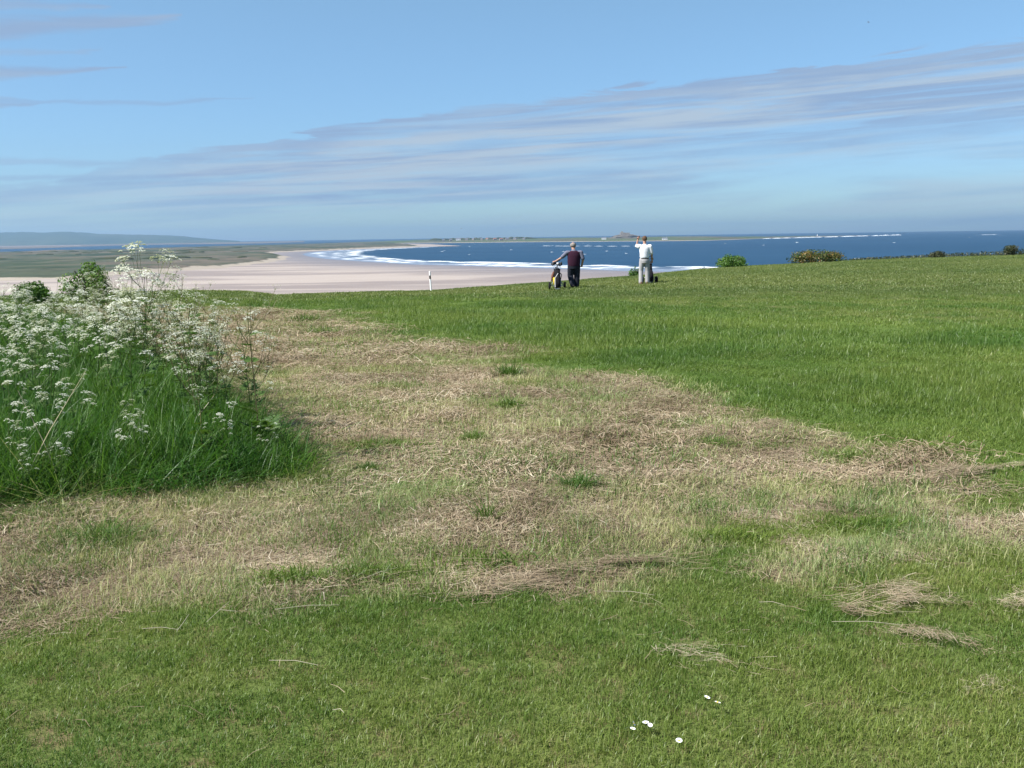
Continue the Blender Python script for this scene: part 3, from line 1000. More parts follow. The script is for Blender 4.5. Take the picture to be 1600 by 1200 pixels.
def house(x, y, w, d, h, wall, roof, label, rz=0.0, group=None):
    z = isle_z(x, y)
    r_ = empty('house', (x, y, z - 0.5), rz)
    tag(r_, label, 'house', group)
    g = Geo(); g.box((0, 0, h / 2), (w, d, h)); g.build('wall', wall, r_)
    g = Geo(); rh = d * 0.45
    g.add([(-w / 2 - .3, -d / 2 - .4, h + .02), (w / 2 + .3, -d / 2 - .4, h + .02), (w / 2 + .3, d / 2 + .4, h + .02), (-w / 2 - .3, d / 2 + .4, h + .02), (-w / 2 - .3, 0, h + rh), (w / 2 + .3, 0, h + rh)],
          [(0, 1, 5, 4), (2, 3, 4, 5), (1, 2, 5), (3, 0, 4), (0, 3, 2, 1)])
    rf = g.build('roof', roof, r_)
    g = Geo(); g.box((w * 0.3, 0, h + rh + 0.4), (1.2, 1.2, 1.8)); g.build('chimney', wall, rf)
    for q in (-0.3, 0.3):
        g = Geo(); g.box((w * q, -d / 2 - 0.03, h * 0.55), (1.6, 0.1, 1.9)); g.build('window', M['pane'], r_)


vg = 'cottages of the far village across the bay'
vl = 'distant stone cottage of the village on the far shore'
rv = random.Random(31)
for i in range(12):
    x = -330 + i * 36 + rv.uniform(-9, 9); y = 5060 - 0.4 * x + rv.uniform(-30, 60)
    red = i in (6, 7, 8)
    if i == 2:
        house(x, y, 24, 11, 8, M['wall_white'], M['roof_slate'], 'long white house standing at the left of the far village', 0.1)
    else:
        house(x, y, rv.uniform(11, 17), 9, 6.5, M['wall_stone'], M['roof_red'] if red else M['roof_slate'],
              'red roofed cottage in the middle of the far village' if red else vl, rv.uniform(-.4, .4), 'red roofed cottages of the far village' if red else vg)
house(430, 4640, 20, 9, 6.5, M['wall_white'], M['roof_slate'], 'white house alone on the green shore left of the castle crag', 0.0)
house(650, 4260, 22, 9, 6, M['wall_white'], M['roof_slate'], 'pale low farmhouse near the far shore right of the castle crag', 0.0)

# castle on its crag
cx, cy = 545, 4780
cz = isle_z(cx, cy)
cg = Geo(); rnd = random.Random(4)
vsx = []; N_ = 22
for j in range(7):
    v = j / 6
    for k_ in range(N_):
        a = 2 * math.pi * k_ / N_
        rr = (1 - v) ** 0.75 * 1.0 + 0.30 * (1 if v < 1 else 0)
        jit = rnd.uniform(0.86, 1.14)
        vsx.append((math.cos(a) * 88 * rr * jit * 0.75, math.sin(a) * 55 * rr * jit * 0.75, -4 + 22 * v * rnd.uniform(0.93, 1.07)))
fsx = [(j * N_ + k_, j * N_ + (k_ + 1) % N_, (j + 1) * N_ + (k_ + 1) % N_, (j + 1) * N_ + k_) for j in range(6) for k_ in range(N_)] + [tuple(6 * N_ + k_ for k_ in range(N_))]
cg.add(vsx, fsx)
crag = cg.build('crag', M['rock'])
crag.location = (cx, cy, cz)
tag(crag, kind='structure')
cs = empty('castle', (cx - 2, cy, cz + 14))
tag(cs, 'small stone castle on the rocky crag across the water', 'castle')
g = Geo(); g.box((-14, 0, 5), (20, 14, 13)); g.box((8, 0, 3.5), (26, 13, 10)); g.build('wall', M['wall_stone'], cs)
g = Geo(); g.box((-15, 0, 13.5), (9, 9, 5)); g.build('tower', M['wall_stone'], cs)
g = Geo()
g.box((8, -5.7, 9.2), (26, 1.2, 1.6))
b_ = g.build('parapet', M['wall_stone'], cs)
for q in range(4):
    g = Geo(); g.box((-18 + q * 9, -7.1, 5.0), (1.4, 0.5, 2.2)); g.build('window', M['pane'], cs)

bx, by = 1733, 5720
bc = empty('beacon', (bx, by, isle_z(bx, by)))
tag(bc, 'tiny white daymark beacon standing on the far sandy spit', 'beacon')
g = Geo(); g.box((0, 0, 1), (9, 9, 3)); g.build('base', M['wall_stone'], bc)
g = Geo(); g.tube([(0, 0, 2.5), (0, 0, 9), (0, 0, 11)], [2.6, 2.2, 0.3], 8); g.build('tower', M['wall_white'], bc)


# gulls
def gull(x, y, z, rz, label, span=1.15):
    r_ = empty('seabird', (x, y, z), rz)
    tag(r_, label, 'bird')
    mm = M.setdefault('gull', plain('gull_plumage', (0.16, 0.16, 0.17), 0.8, 0.1))
    g = Geo(); g.tube([(0, -0.28, 0), (0, -0.16, 0.0), (0, 0.02, 0.01), (0, 0.18, 0.02), (0, 0.26, 0.0)], [0.012, 0.05, 0.075, 0.045, 0.012], 7); g.build('body', mm, r_, True)
    for s in (-1, 1):
        g = Geo()
        P = [(0.05, 0.10, -0.07, 0.02), (0.28, 0.13, -0.04, 0.12), (0.52 * span, 0.02, -0.07, 0.07)]
        vs_ = []
        for (xx, yf, yb, zz) in P:
            vs_ += [(s * xx, yf, zz), (s * xx, yb, zz), (s * xx, (yf + yb) / 2, zz + 0.018)]
        fs_ = []
        for i in range(2):
            a0, b0 = i * 3, (i + 1) * 3
            fs_ += [(a0, b0, b0 + 2, a0 + 2), (a0 + 2, b0 + 2, b0 + 1, a0 + 1), (a0 + 1, b0 + 1, b0, a0)]
        g.add(vs_, fs_); g.build('wing', mm, r_)


gull(-18.5, 388.0, 33.1, 0.7, 'dark seabird flying low over the bay just above the horizon', 1.6)
gull(84.0, 243.0, 77.9, 1.2, 'lone seabird flying high in the clear blue sky at upper right', 1.2)

# ---------------------------------------------------------------- grass: instanced patches (uncountable)
src = bpy.data.collections.new('grass_sources')         # never linked to the scene: only a library of patch meshes


def blades(name, n, half, hmin, hmax, width, lean, mat, seed, segs=2, droop=0.35, clump=0.0, tipw=0.0):
    r_ = np.random.RandomState(seed)
    if clump > 0:
        base = np.stack([r_.normal(0, clump, n), r_.normal(0, clump, n)], 1)
    else:
        base = r_.uniform(-half, half, (n, 2))
    a = r_.uniform(0, 2 * math.pi, n)
    h = r_.uniform(hmin, hmax, n) * np.exp(r_.normal(0, .15, n))
    w = width * r_.uniform(0.6, 1.25, n)
    ln = lean * np.minimum(np.abs(r_.normal(0.0, 1.0, n)), 1.9) + 0.06
    dirx, diry = np.cos(a), np.sin(a)
    face = a + math.pi / 2 + r_.normal(0, 0.5, n)
    if clump > 0:                                  # a tuft thins out and shortens towards its rim
        h = h * (0.35 + 0.65 * np.exp(-(base ** 2).sum(1) / (2 * (1.15 * clump) ** 2)))
    tint = r_.beta(2.0, 2.4, n)
    V = []; F = []; T = []
    cnt = 0
    for i in range(n):
        for k_ in range(segs + 1):
            u = k_ / segs
            off = h[i] * (ln[i] * u + droop * ln[i] * 2.2 * u * u)
            z = h[i] * (u - 0.5 * droop * min(1.5, ln[i] * 2) * u * u)
            x = base[i, 0] + dirx[i] * off; y = base[i, 1] + diry[i] * off
            ww = w[i] * (1 - 0.75 * u) * 0.5
            if k_ == segs:
                V.append((x, y, z)); T.append(tint[i])
            else:
                cx_, sx_ = math.cos(face[i]) * ww, math.sin(face[i]) * ww
                zz = z if k_ else z - 0.015
                V.append((x - cx_, y - sx_, zz)); V.append((x + cx_, y + sx_, zz)); T += [tint[i]] * 2
        for k_ in range(segs - 1):
            b0 = cnt + 2 * k_
            F.append((b0, b0 + 1, b0 + 3, b0 + 2))
        b0 = cnt + 2 * (segs - 1)
        F.append((b0, b0 + 1, b0 + 2))
        cnt += 2 * segs + 1
    me = mesh_from(name, V, F, False, {'tint': T})
    me.materials.append(mat)
    return me


def litter(name, n, half, lmin, lmax, width, zmax, mat, seed, lo=0.0, hi=1.0):
    """cut stems lying about: bent straws at all angles"""
    r_ = np.random.RandomState(seed)
    V = []; F = []; T = []
    main = r_.uniform(0, math.pi)
    for i in range(n):
        c_ = r_.normal(0, half * 0.55, 2)
        a = r_.normal(main, 0.8)
        L = r_.uniform(lmin, lmax); z0 = zmax * r_.rand() ** 1.5; pitch = r_.normal(0, 0.16)
        bend = r_.normal(0, 0.35)
        w = width * r_.uniform(0.6, 1.4); tt = lo + (hi - lo) * r_.beta(1.8, 1.8)
        b0 = len(V)
        for k_ in (-1, 0, 1):
            x = c_[0] + math.cos(a) * L / 2 * k_ - math.sin(a) * bend * L * 0.3 * (k_ * k_)
            y = c_[1] + math.sin(a) * L / 2 * k_ + math.cos(a) * bend * L * 0.3 * (k_ * k_)
            z = max(0.003, z0 + pitch * L * k_ * 0.5 - 0.02 * (k_ * k_) * r_.rand())
            px = -math.sin(a) * w / 2; py = math.cos(a) * w / 2
            V.append((x - px, y - py, z)); V.append((x + px, y + py, z + w * 0.4 * r_.uniform(-1, 1))); T += [tt] * 2
        F += [(b0, b0 + 1, b0 + 3, b0 + 2), (b0 + 2, b0 + 3, b0 + 5, b0 + 4)]
    me = mesh_from(name, V, F, False, {'tint': T})
    me.materials.append(mat)
    return me


def lib(name, meshes):
    c_ = bpy.data.collections.new(name)
    for i, me in enumerate(meshes):
        c_.objects.link(bpy.data.objects.new('%s_%02d' % (name, i), me))
    return c_


def scatter(name, coll, n_var, pts, scl, seed, tilt=0.02):
    """one point cloud object whose points carry patches of COLL"""
    r_ = np.random.RandomState(seed)
    n = len(pts)
    me = bpy.data.meshes.new(name)
    me.vertices.add(n)
    me.vertices.foreach_set('co', np.asarray(pts, dtype=np.float32).ravel())
    a = me.attributes.new('rot', 'FLOAT_VECTOR', 'POINT')
    P_ = np.asarray(pts, float); e_ = 0.10
    sx_ = (height(P_[:, 0] + e_, P_[:, 1]) - height(P_[:, 0] - e_, P_[:, 1])) / (2 * e_)
    sy_ = (height(P_[:, 0], P_[:, 1] + e_) - height(P_[:, 0], P_[:, 1] - e_)) / (2 * e_)
    yaw = r_.uniform(0, 2 * math.pi, n)
    nl = 1 / np.sqrt(1 + sx_ ** 2 + sy_ ** 2)
    nx_, ny_ = (-sx_ * np.cos(yaw) - sy_ * np.sin(yaw)) * nl, (sx_ * np.sin(yaw) - sy_ * np.cos(yaw)) * nl
    rot = np.stack([-np.arcsin(ny_) + r_.normal(0, tilt, n), np.arctan2(nx_, nl) + r_.normal(0, tilt, n), yaw], 1)
    a.data.foreach_set('vector', rot.astype(np.float32).ravel())
    a = me.attributes.new('scl', 'FLOAT_VECTOR', 'POINT')
    a.data.foreach_set('vector', np.asarray(scl, dtype=np.float32).ravel())
    a = me.attributes.new('idx', 'INT', 'POINT')
    a.data.foreach_set('value', r_.randint(0, n_var, n).astype(np.int32))
    o = obj(name, me)
    ng = bpy.data.node_groups.new(name + '_nodes', 'GeometryNodeTree')
    ng.interface.new_socket('Geometry', in_out='INPUT', socket_type='NodeSocketGeometry')
    ng.interface.new_socket('Geometry', in_out='OUTPUT', socket_type='NodeSocketGeometry')
    N = ng.nodes; L = ng.links
    gi = N.new('NodeGroupInput'); go = N.new('NodeGroupOutput')
    ip = N.new('GeometryNodeInstanceOnPoints')
    ci = N.new('GeometryNodeCollectionInfo')
    ci.inputs['Collection'].default_value = coll
    ci.inputs['Separate Children'].default_value = True
    ci.inputs['Reset Children'].default_value = True

    def named(nm, typ):
        q_ = N.new('GeometryNodeInputNamedAttribute'); q_.data_type = typ
        q_.inputs['Name'].default_value = nm
        return q_.outputs['Attribute']
    er = N.new('FunctionNodeEulerToRotation')
    L.new(named('rot', 'FLOAT_VECTOR'), er.inputs[0])
    L.new(er.outputs[0], ip.inputs['Rotation'])
    L.new(named('scl', 'FLOAT_VECTOR'), ip.inputs['Scale'])
    L.new(named('idx', 'INT'), ip.inputs['Instance Index'])
    ip.inputs['Pick Instance'].default_value = True
    L.new(gi.outputs[0], ip.inputs['Points'])
    L.new(ci.outputs[0], ip.inputs['Instance'])
    L.new(ip.outputs[0], go.inputs[0])
    md = o.modifiers.new('scatter', 'NODES')
    md.node_group = ng
    tag(o, kind='stuff')
    return o


rs = np.random.RandomState(99)


def ring(d0, d1, dens, half_ang=0.68):
    """jittered grid over a sector of the links, so that no bare gaps are left by chance"""
    st = 1.0 / math.sqrt(dens)
    gx_, gy_ = np.meshgrid(np.arange(-d1 * math.sin(half_ang), d1 * math.sin(half_ang), st), np.arange(d0 * math.cos(half_ang), d1, st))
    x = gx_.ravel() + rs.uniform(-.5, .5, gx_.size) * st; y = gy_.ravel() + rs.uniform(-.5, .5, gx_.size) * st
    d = np.hypot(x, y)
    ok = (d >= d0 * rs.uniform(0.93, 1.0, x.size)) & (d < d1 * rs.uniform(0.98, 1.07, x.size)) & (np.abs(np.arctan2(x, y)) < half_ang)
    return x[ok], y[ok]


def keep(x, y, prob):
    k_ = rs.rand(len(x)) < prob
    return x[k_], y[k_]


def put(x, y, dz=0.0):
    return np.stack([x, y, height(x, y) + dz], 1)


def scl_of(n, lo, hi, z=None):
    s = rs.uniform(lo, hi, n)
    sz = s if z is None else s * z
    return np.stack([s, s, sz], 1)


def cover(x, y):
    return hay_mask(x, y), rough_mask(x, y), sdist(x, y, BANK)


LOD = [(1.6, 7.0, 0.12, 330, 0.0034, 62), (7.0, 15.0, 0.21, 330, 0.0058, 22), (15.0, 32.0, 0.44, 340, 0.011, 6.5), (32.0, 105.0, 0.95, 340, 0.024, 1.5)]
for li, (d0, d1, half, nb_, wd, dens) in enumerate(LOD):
    segs = 2 if li < 2 else 1
    hs_ = (0.014, 0.036) if li < 2 else (0.025, 0.05)
    cl = lib('lawn_patch_%d' % li, [blades('lawn_patch', nb_, half, *hs_, wd, 0.55, M['lawn'], 100 + li * 10 + s_, segs) for s_ in range(5)])
    x, y = ring(d0, d1, dens)
    h_, r_, b_ = cover(x, y)
    gn = fbm(x * 1.1, y * 1.1, 201, 3)
    fair = sstep(y - 26 + 0.25 * x, 0, 6)
    p = (1 - h_) * (1 - r_ * 0.9) * (b_ < 0.1) * (1 - fair)
    p = np.maximum(p, h_ * 0.45 * sstep(gn, 0.5, 0.62) * (b_ < 0.0))
    x, y = keep(x, y, p)
    pt = put(x, y)
    sz = 0.75 + 0.6 * fbm(x * 0.8, y * 0.8, 77, 3)
    scatter('lawn_grass', cl, 5, pt, scl_of(len(pt), 0.85, 1.15, sz), 300 + li)
    # smooth fairway towards the crest
    if li >= 2:
        cl = lib('fairway_patch_%d' % li, [blades('fairway_patch', nb_, half, 0.02, 0.045, wd, 0.5, M['fairway'], 150 + li * 10 + s_, segs) for s_ in range(4)])
        x, y = ring(d0, d1, dens * 1.2)
        h_, r_, b_ = cover(x, y)
        fair = sstep(y - 26 + 0.25 * x, 0, 6)
        x, y = keep(x, y, (1 - h_) * (1 - r_ * 0.95) * (b_ < 0) * fair)
        pt = put(x, y)
        scatter('fairway_grass', cl, 4, pt, scl_of(len(pt), 0.85, 1.15), 340 + li)
    # rough
    cl = lib('rough_patch_%d' % li, [blades('rough_patch', int(nb_ * 0.6), half, 0.035, 0.085, wd * 1.05, 0.6, M['rough'], 200 + li * 10 + s_, segs) for s_ in range(5)])
    x, y = ring(max(d0, 4.0), min(d1, 40), dens * 0.95)
    h_, r_, b_ = cover(x, y)
    x, y = keep(x, y, r_ * (1 - h_ * 0.9) * (b_ < 0))
    pt = put(x, y)
    sz = (0.35 + 1.35 * sstep(fbm(x * 0.6, y * 0.45, 177, 4), 0.2, 0.8)) * (0.45 + 0.55 * sstep(sdist(x, y, ROUGH), -0.2, 1.4))
    scatter('rough_grass', cl, 5, pt, scl_of(len(pt), 0.85, 1.2, sz), 380 + li)
    if d0 > 30: continue
    # hay lying on the mown strip
    cl = lib('hay_patch_%d' % li, [litter('hay_patch', 300, half * 1.5, 0.03 + half * 0.16, 0.09 + half * 0.42, wd * 0.72, 0.022 + 0.014 * li, M['hay'], 400 + li * 10 + s_) for s_ in range(6)])
    x, y = ring(max(d0, 3.6), min(d1, 30), dens * 0.85)
    h_, r_, b_ = cover(x, y)
    n_ = fbm(x * 1.8 - y * 0.3, y * 1.2, 601, 4, 0.68); n_ = 1 - n_
    x2, y2 = keep(x, y, np.clip(h_ * (0.30 + 0.8 * sstep(n_, 0.42, 0.54)) * (b_ < 0.05), 0, 1))
    pt = put(x2, y2)
    sz = 0.6 + 1.3 * sstep(fbm(x2 * 1.9, y2 * 1.3, 503, 3), 0.45, 0.75)
    scatter('hay_litter', cl, 6, pt, scl_of(len(pt), 0.8, 1.25, sz), 420 + li)
    # pale stubble left standing
    cl = lib('stubble_patch_%d' % li, [blades('stubble_patch', 95, half * 1.2, 0.03, 0.075, wd * 0.9, 0.5, M['stubble'], 450 + li * 10 + s_, segs) for s_ in range(5)])
    x, y = ring(max(d0, 3.6), min(d1, 30), dens * 1.15)
    h_, r_, b_ = cover(x, y)
    n_ = fbm(x * 1.8 - y * 0.3, y * 1.2, 601, 4, 0.68)
    edge_ = np.exp(-((b_ + 0.25) / 0.3) ** 2)
    x, y = keep(x, y, np.clip(h_ * (0.20 + 0.9 * sstep(n_, 0.47, 0.56) + 0.6 * edge_) * (b_ < 0.05), 0, 1))
    pt = put(x, y)
    scatter('stubble', cl, 5, pt, scl_of(len(pt), 0.8, 1.3), 460 + li)
    # green regrowth among the hay
    cl = lib('regrowth_patch_%d' % li, [blades('regrowth_patch', 60, half * 1.1, 0.05, 0.11, wd * 1.2, 0.6, M['rough'], 480 + li * 10 + s_, segs) for s_ in range(4)])
    x, y = ring(max(d0, 3.6), min(d1, 30), dens * 0.7)
    h_, r_, b_ = cover(x, y)
    n_ = fbm(x * 1.9 + 9, y * 1.3, 701, 4, 0.68)
    x, y = keep(x, y, np.clip(h_ * (0.10 + 0.9 * sstep(n_, 0.51, 0.59)) * (b_ < 0.0), 0, 1))
    pt = put(x, y)
    scatter('green_regrowth', cl, 4, pt, scl_of(len(pt), 0.7, 1.25), 490 + li)

# a few loose straws blown over the near lawn
cl = lib('loose_patch', [litter('loose_patch', 7, 0.5, 0.04, 0.14, 0.0018, 0.04, M['hay'], 470 + s_, 0.35, 0.9) for s_ in range(6)])
x, y = ring(2.4, 9.0, 2.2)
h_, r_, b_ = cover(x, y)
x, y = keep(x, y, (1 - h_) * (1 - 0.7 * r_) * (b_ < 0) * (0.25 + 0.75 * sstep(y, 2.8, 4.6)))
pt = put(x, y, 0.028)
scatter('loose_straw', cl, 6, pt, scl_of(len(pt), 0.8, 1.2), 475)

# tall grass of the bank
cl = lib('bank_patch', [blades('bank_patch', 60, 0.16, 0.34, 0.72, 0.0085, 0.22, M['long'], 800 + s_, 4, 0.7) for s_ in range(7)])
n = 10500
x = rs.uniform(-17, -1, n); y = rs.uniform(5.6, 26.5, n)
b_ = sdist(x, y, BANK) + 0.25 * (fbm(x * 1.3, y * 1.3, 15, 3) - 0.5)
az_ = np.arctan2(x, y)
x, y = keep(x, y, (b_ > 0.02) * (az_ > -0.74) * np.where(y < 13, 1.0, 0.55))
b_ = sdist(x, y, BANK)
zsc = (0.62 + 0.38 * sstep(b_, 0.0, 0.45)) * (0.75 + 0.5 * fbm(x * 0.7, y * 0.7, 19, 3))
zsc = zsc * np.where(y > 12, 0.85, 1.0) * (0.75 + 0.25 * sstep(b_, 0.1, 1.2))
pt = put(x, y)
scatter('tall_grass', cl, 7, pt, np.stack([np.ones(len(x)), np.ones(len(x)), zsc], 1), 810, 0.1)
# flattened, trailing grass along the bank's foot
cl = lib('trail_patch', [blades('trail_patch', 40, 0.12, 0.16, 0.32, 0.006, 0.7, M['trail'], 830 + s_, 4, 0.9) for s_ in range(4)])
n = 2600
x = rs.uniform(-5, -1, n); y = rs.uniform(5.6, 16, n)
b_ = sdist(x, y, BANK)
x, y = keep(x, y, (np.abs(b_) < 0.20) * 0.40)
pt = put(x, y)
scatter('trailing_grass', cl, 4, pt, scl_of(len(pt), 0.6, 1.1, 0.7), 835, 0.2)

# ---------------------------------------------------------------- cow parsley
rp = random.Random(77)


def umbel_mesh(seed, sparse=False):
    g = Geo(); r_ = random.Random(seed)
    n = r_.randint(10, 13)
    for i in range(n):
        a = 2 * math.pi * i * 0.618 * 1.0 + r_.uniform(-.3, .3)
        rr = 0.036 * math.sqrt((i + 0.4) / n) * r_.uniform(0.85, 1.15)
        top = Vector((math.cos(a) * rr, math.sin(a) * rr, 0.034 - 15.0 * rr * rr + r_.uniform(-.003, .003)))
        side = Vector((-math.sin(a), math.cos(a), 0)) * 0.0007
        g.add([(-side.x, -side.y, 0), (side.x, side.y, 0), tuple(top)], [(0, 1, 2)], 0.12)
        nf = 4 if sparse else 9
        for k_ in range(nf):
            a2 = r_.uniform(0, 6.28); r2 = 0.0095 * math.sqrt(r_.random())
            c_ = top + Vector((math.cos(a2) * r2, math.sin(a2) * r2, 0.004 - 55 * r2 * r2 + r_.uniform(0, .002)))
            s_ = r_.uniform(0.0026, 0.0042) * (0.75 if sparse else 1.0)
            b1 = r_.uniform(0, 1.57); tx = r_.gauss(0, .25); ty = r_.gauss(0, .25)
            q = []
            for m_ in range(4):
                dx = math.cos(b1 + m_ * 1.5708) * s_; dy = math.sin(b1 + m_ * 1.5708) * s_
                q.append((c_.x + dx, c_.y + dy, c_.z + dx * tx + dy * ty))
            g.add(q, [(0, 1, 2, 3)], r_.uniform(0.34, 0.80) if sparse else r_.uniform(0.5, 1.0))
    me = g.mesh('umbel')
    me.materials.append(M['umbel'])
    return me


UMB = [umbel_mesh(s_) for s_ in range(4)]
UMB_S = [umbel_mesh(40 + s_, True) for s_ in range(3)]


def leaf_fern(g, base, d, L, r_):
    """a feathery leaf: midrib with paired leaflets"""
    d = d.normalized(); side = d.cross(Vector((0, 0, 1))).normalized()
    for k_ in range(7):
        u = (k_ + 1) / 7
        p = base + d * L * u + Vector((0, 0, -0.25 * L * u * u))
        w = L * 0.42 * (1 - u) + 0.015
        for s_ in (-1, 1):
            e = p + side * s_ * w + d * w * 0.4
            m1 = p + side * s_ * w * 0.45 + d * w * 0.42; m2 = p + side * s_ * w * 0.5 - d * w * 0.1
            g.add([p, m1, e, m2], [(0, 1, 2, 3)], r_.random())


def parsley_variant(seed, H, n_br, sparse=False, spread=1.0, dark=0.0):
    """returns stem mesh, leaf mesh and the umbels' places for one plant"""
    r_ = random.Random(seed)
    g = Geo(); lf = Geo(); um = []
    lean = Vector((r_.gauss(0, .07), r_.gauss(0, .07), 1))
    P = [lean * H * u + Vector((r_.gauss(0, .008), r_.gauss(0, .008), 0)) for u in (0, .25, .5, .75, .93)]
    tt = lambda: min(1, max(0, dark + r_.uniform(-.15, .25)))
    g.tube(P, [0.0055, 0.005, 0.0042, 0.003, 0.0018], 4, tt(), False)
    um.append((P[-1], Vector((0, 0, 1)), r_.uniform(0.9, 1.25)))
    for i in range(n_br):
        u = 0.38 + 0.5 * (i + r_.random()) / n_br
        b0 = lean * H * u
        a = i * 2.4 + r_.uniform(-.5, .5)
        L = H * r_.uniform(0.22, 0.40) * (1.15 - 0.5 * u) * spread
        out = Vector((math.cos(a), math.sin(a), 0))
        p1 = b0 + out * L * 0.38 + Vector((0, 0, L * 0.42)); p2 = b0 + out * L * 0.62 + Vector((0, 0, L * 0.98))
        g.tube([b0, p1, p2], [0.003, 0.0022, 0.0014], 3, tt(), False)
        um.append((p2, (out * 0.25 + Vector((0, 0, 1))).normalized(), r_.uniform(0.75, 1.2)))
        for q in range(r_.randint(1, 3)):
            a3 = a + r_.uniform(-1.3, 1.3)
            o3 = Vector((math.cos(a3), math.sin(a3), 0))
            s0 = b0.lerp(p1, 0.7) if q % 2 else p1
            p3 = s0 + o3 * L * r_.uniform(0.2, 0.35) + Vector((0, 0, L * r_.uniform(0.3, 0.65)))
            g.tube([s0, s0.lerp(p3, 0.5) + o3 * 0.01, p3], [0.0018, 0.0015, 0.0011], 3, tt(), False)
            um.append((p3, (o3 * 0.35 + Vector((0, 0, 1))).normalized(), r_.uniform(0.55, 1.0)))
        if r_.random() < 0.7:
            leaf_fern(lf, b0, out + Vector((0, 0, 0.5)), r_.uniform(0.07, 0.14), r_)
    for i in range(6):
        a = r_.uniform(0, 6.28)
        leaf_fern(lf, lean * H * r_.uniform(0.05, 0.4), Vector((math.cos(a), math.sin(a), 0.7)), r_.uniform(0.14, 0.26), r_)
    ms = g.mesh('stem'); ms.materials.append(M['stem'])
    ml = lf.mesh('leaves'); ml.materials.append(M['fern'])
    return ms, ml, um, sparse


VAR = [parsley_variant(500 + i, 1.0 + 0.03 * i, 5 + i % 3) for i in range(6)]
VAR_S = [parsley_variant(540 + i, 0.95, 6, True, 1.15, 0.85) for i in range(3)]
VAR_A = [parsley_variant(590 + i, 1.0, 6, False, 1.25, 0.35) for i in range(3)]
VAR_T = [q if i != 2 else [(p_, n_, s_ * (1.75 if p_.z > 1.1 else 1.1)) for p_, n_, s_ in q] for i, q in enumerate(parsley_variant(571, 1.52, 18, False, 1.0, 0.3))]


def parsley(x, y, var, sc, rz, label, group=None, seed=0):
    ms, ml, um, sparse = var
    r_ = random.Random(seed)
    root = empty('cow_parsley', (x, y, hz(x, y)), rz)
    root.scale = (sc, sc, sc)
    tag(root, label, 'wildflower', group)
    obj('stem', ms, None, root); obj('leaves', ml, None, root)
    pool = UMB_S if sparse else UMB
    for p, nrm, s in um:
        o = obj('umbel', r_.choice(pool), None, root)
        o.location = p
        o.rotation_euler = nrm.to_track_quat('Z', 'Y').to_euler()
        o.rotation_euler.rotate_axis('Z', r_.uniform(0, 6.28))
        s = s * 1.22
        o.scale = (s, s, s)
    return root


GL = ['white flowered cow parsley among the tall green grass at the front of the bank', 'white flowered cow parsley crowding the middle of the green bank at left',
      'white flowered cow parsley at the back of the bank, below the bushes and sand']
GG = ['cow parsley at the front of the bank', 'cow parsley in the middle of the bank', 'cow parsley at the back of the bank']
count = 0; tries = 0
pos_used = []
while count < 122 and tries < 6000:
    tries += 1
    y = 6.3 + 17.5 * rp.random() ** 0.9
    x = -rp.uniform(0.20, 0.60) * y
    if x > -1.2: continue
    bb = float(sdist(np.array([x]), np.array([y]), BANK)[0])
    if bb < 0.15: continue
    pr = 0.13 if y < 7.2 else (0.42 if y < 8.2 else 1.0)
    if rp.random() > pr * float(sstep(fbm(np.array([x * 0.9]), np.array([y * 0.6]), 44, 3)[0], 0.30, 0.60)) ** 0.7: continue
    if any((x - a) ** 2 + (y - b) ** 2 < 0.20 ** 2 for a, b in pos_used): continue
    pos_used.append((x, y))
    sc = rp.uniform(0.78, 1.10) * (0.82 if bb < 0.5 else 1.0) * (0.72 if y < 7.6 else 1.0) * (0.84 if y > 13 else 1.0)
    wh = 0 if y < 8.6 else (1 if y < 14 else 2)
    parsley(x, y, VAR[count % 6], sc, rp.uniform(0, 6.28), GL[wh], GG[wh], count)
    count += 1
for i, (x, y, sc) in enumerate([(-3.25, 6.62, 0.36), (-3.1, 6.72, 0.42), (-3.38, 6.75, 0.5), (-2.75, 7.1, 0.5), (-3.3, 7.0, 0.62), (-1.85, 7.35, 0.33)]):
    parsley(x, y, VAR[i], sc, i * 1.3, 'small white cow parsley low down in the front edge of the grass bank', 'small cow parsley at the foot of the bank', 1200 + i)
for i in range(30):
    y = 7.3 + 9.5 * (i + rp.random()) / 30
    x = float(np.interp(y, [7.0, 7.74, 9.58, 12.2, 14.93, 19.25], [-1.70, -1.85, -2.78, -4.10, -5.60, -8.1])) - rp.uniform(0.1, 0.6)
    parsley(x, y, VAR_S[i % 3], rp.uniform(0.9, 1.38), rp.uniform(0, 6.28), "thin brown stemmed cow parsley going to seed along the bank's right edge",
            "cow parsley going to seed at the bank's edge", 900 + i)
for i in range(26):
    y = 8.6 + 8.5 * (i + rp.random()) / 26
    x = float(np.interp(y, [7.0, 7.74, 9.58, 12.2, 14.93, 19.25], [-1.70, -1.85, -2.78, -4.10, -5.60, -8.1])) + rp.uniform(-0.45, 0.22)
    parsley(x, y, VAR_A[i % 3], rp.uniform(0.72, 1.1), rp.uniform(0, 6.28), "airy pale cow parsley leaning out over the mown hay from the bank's right edge",
            "airy cow parsley over the mown edge", 1500 + i)
parsley(-3.36, 9.0, VAR_T, 1.0, 0.4, 'tallest cow parsley, its white heads rising against the far sand and dunes', None, 33)

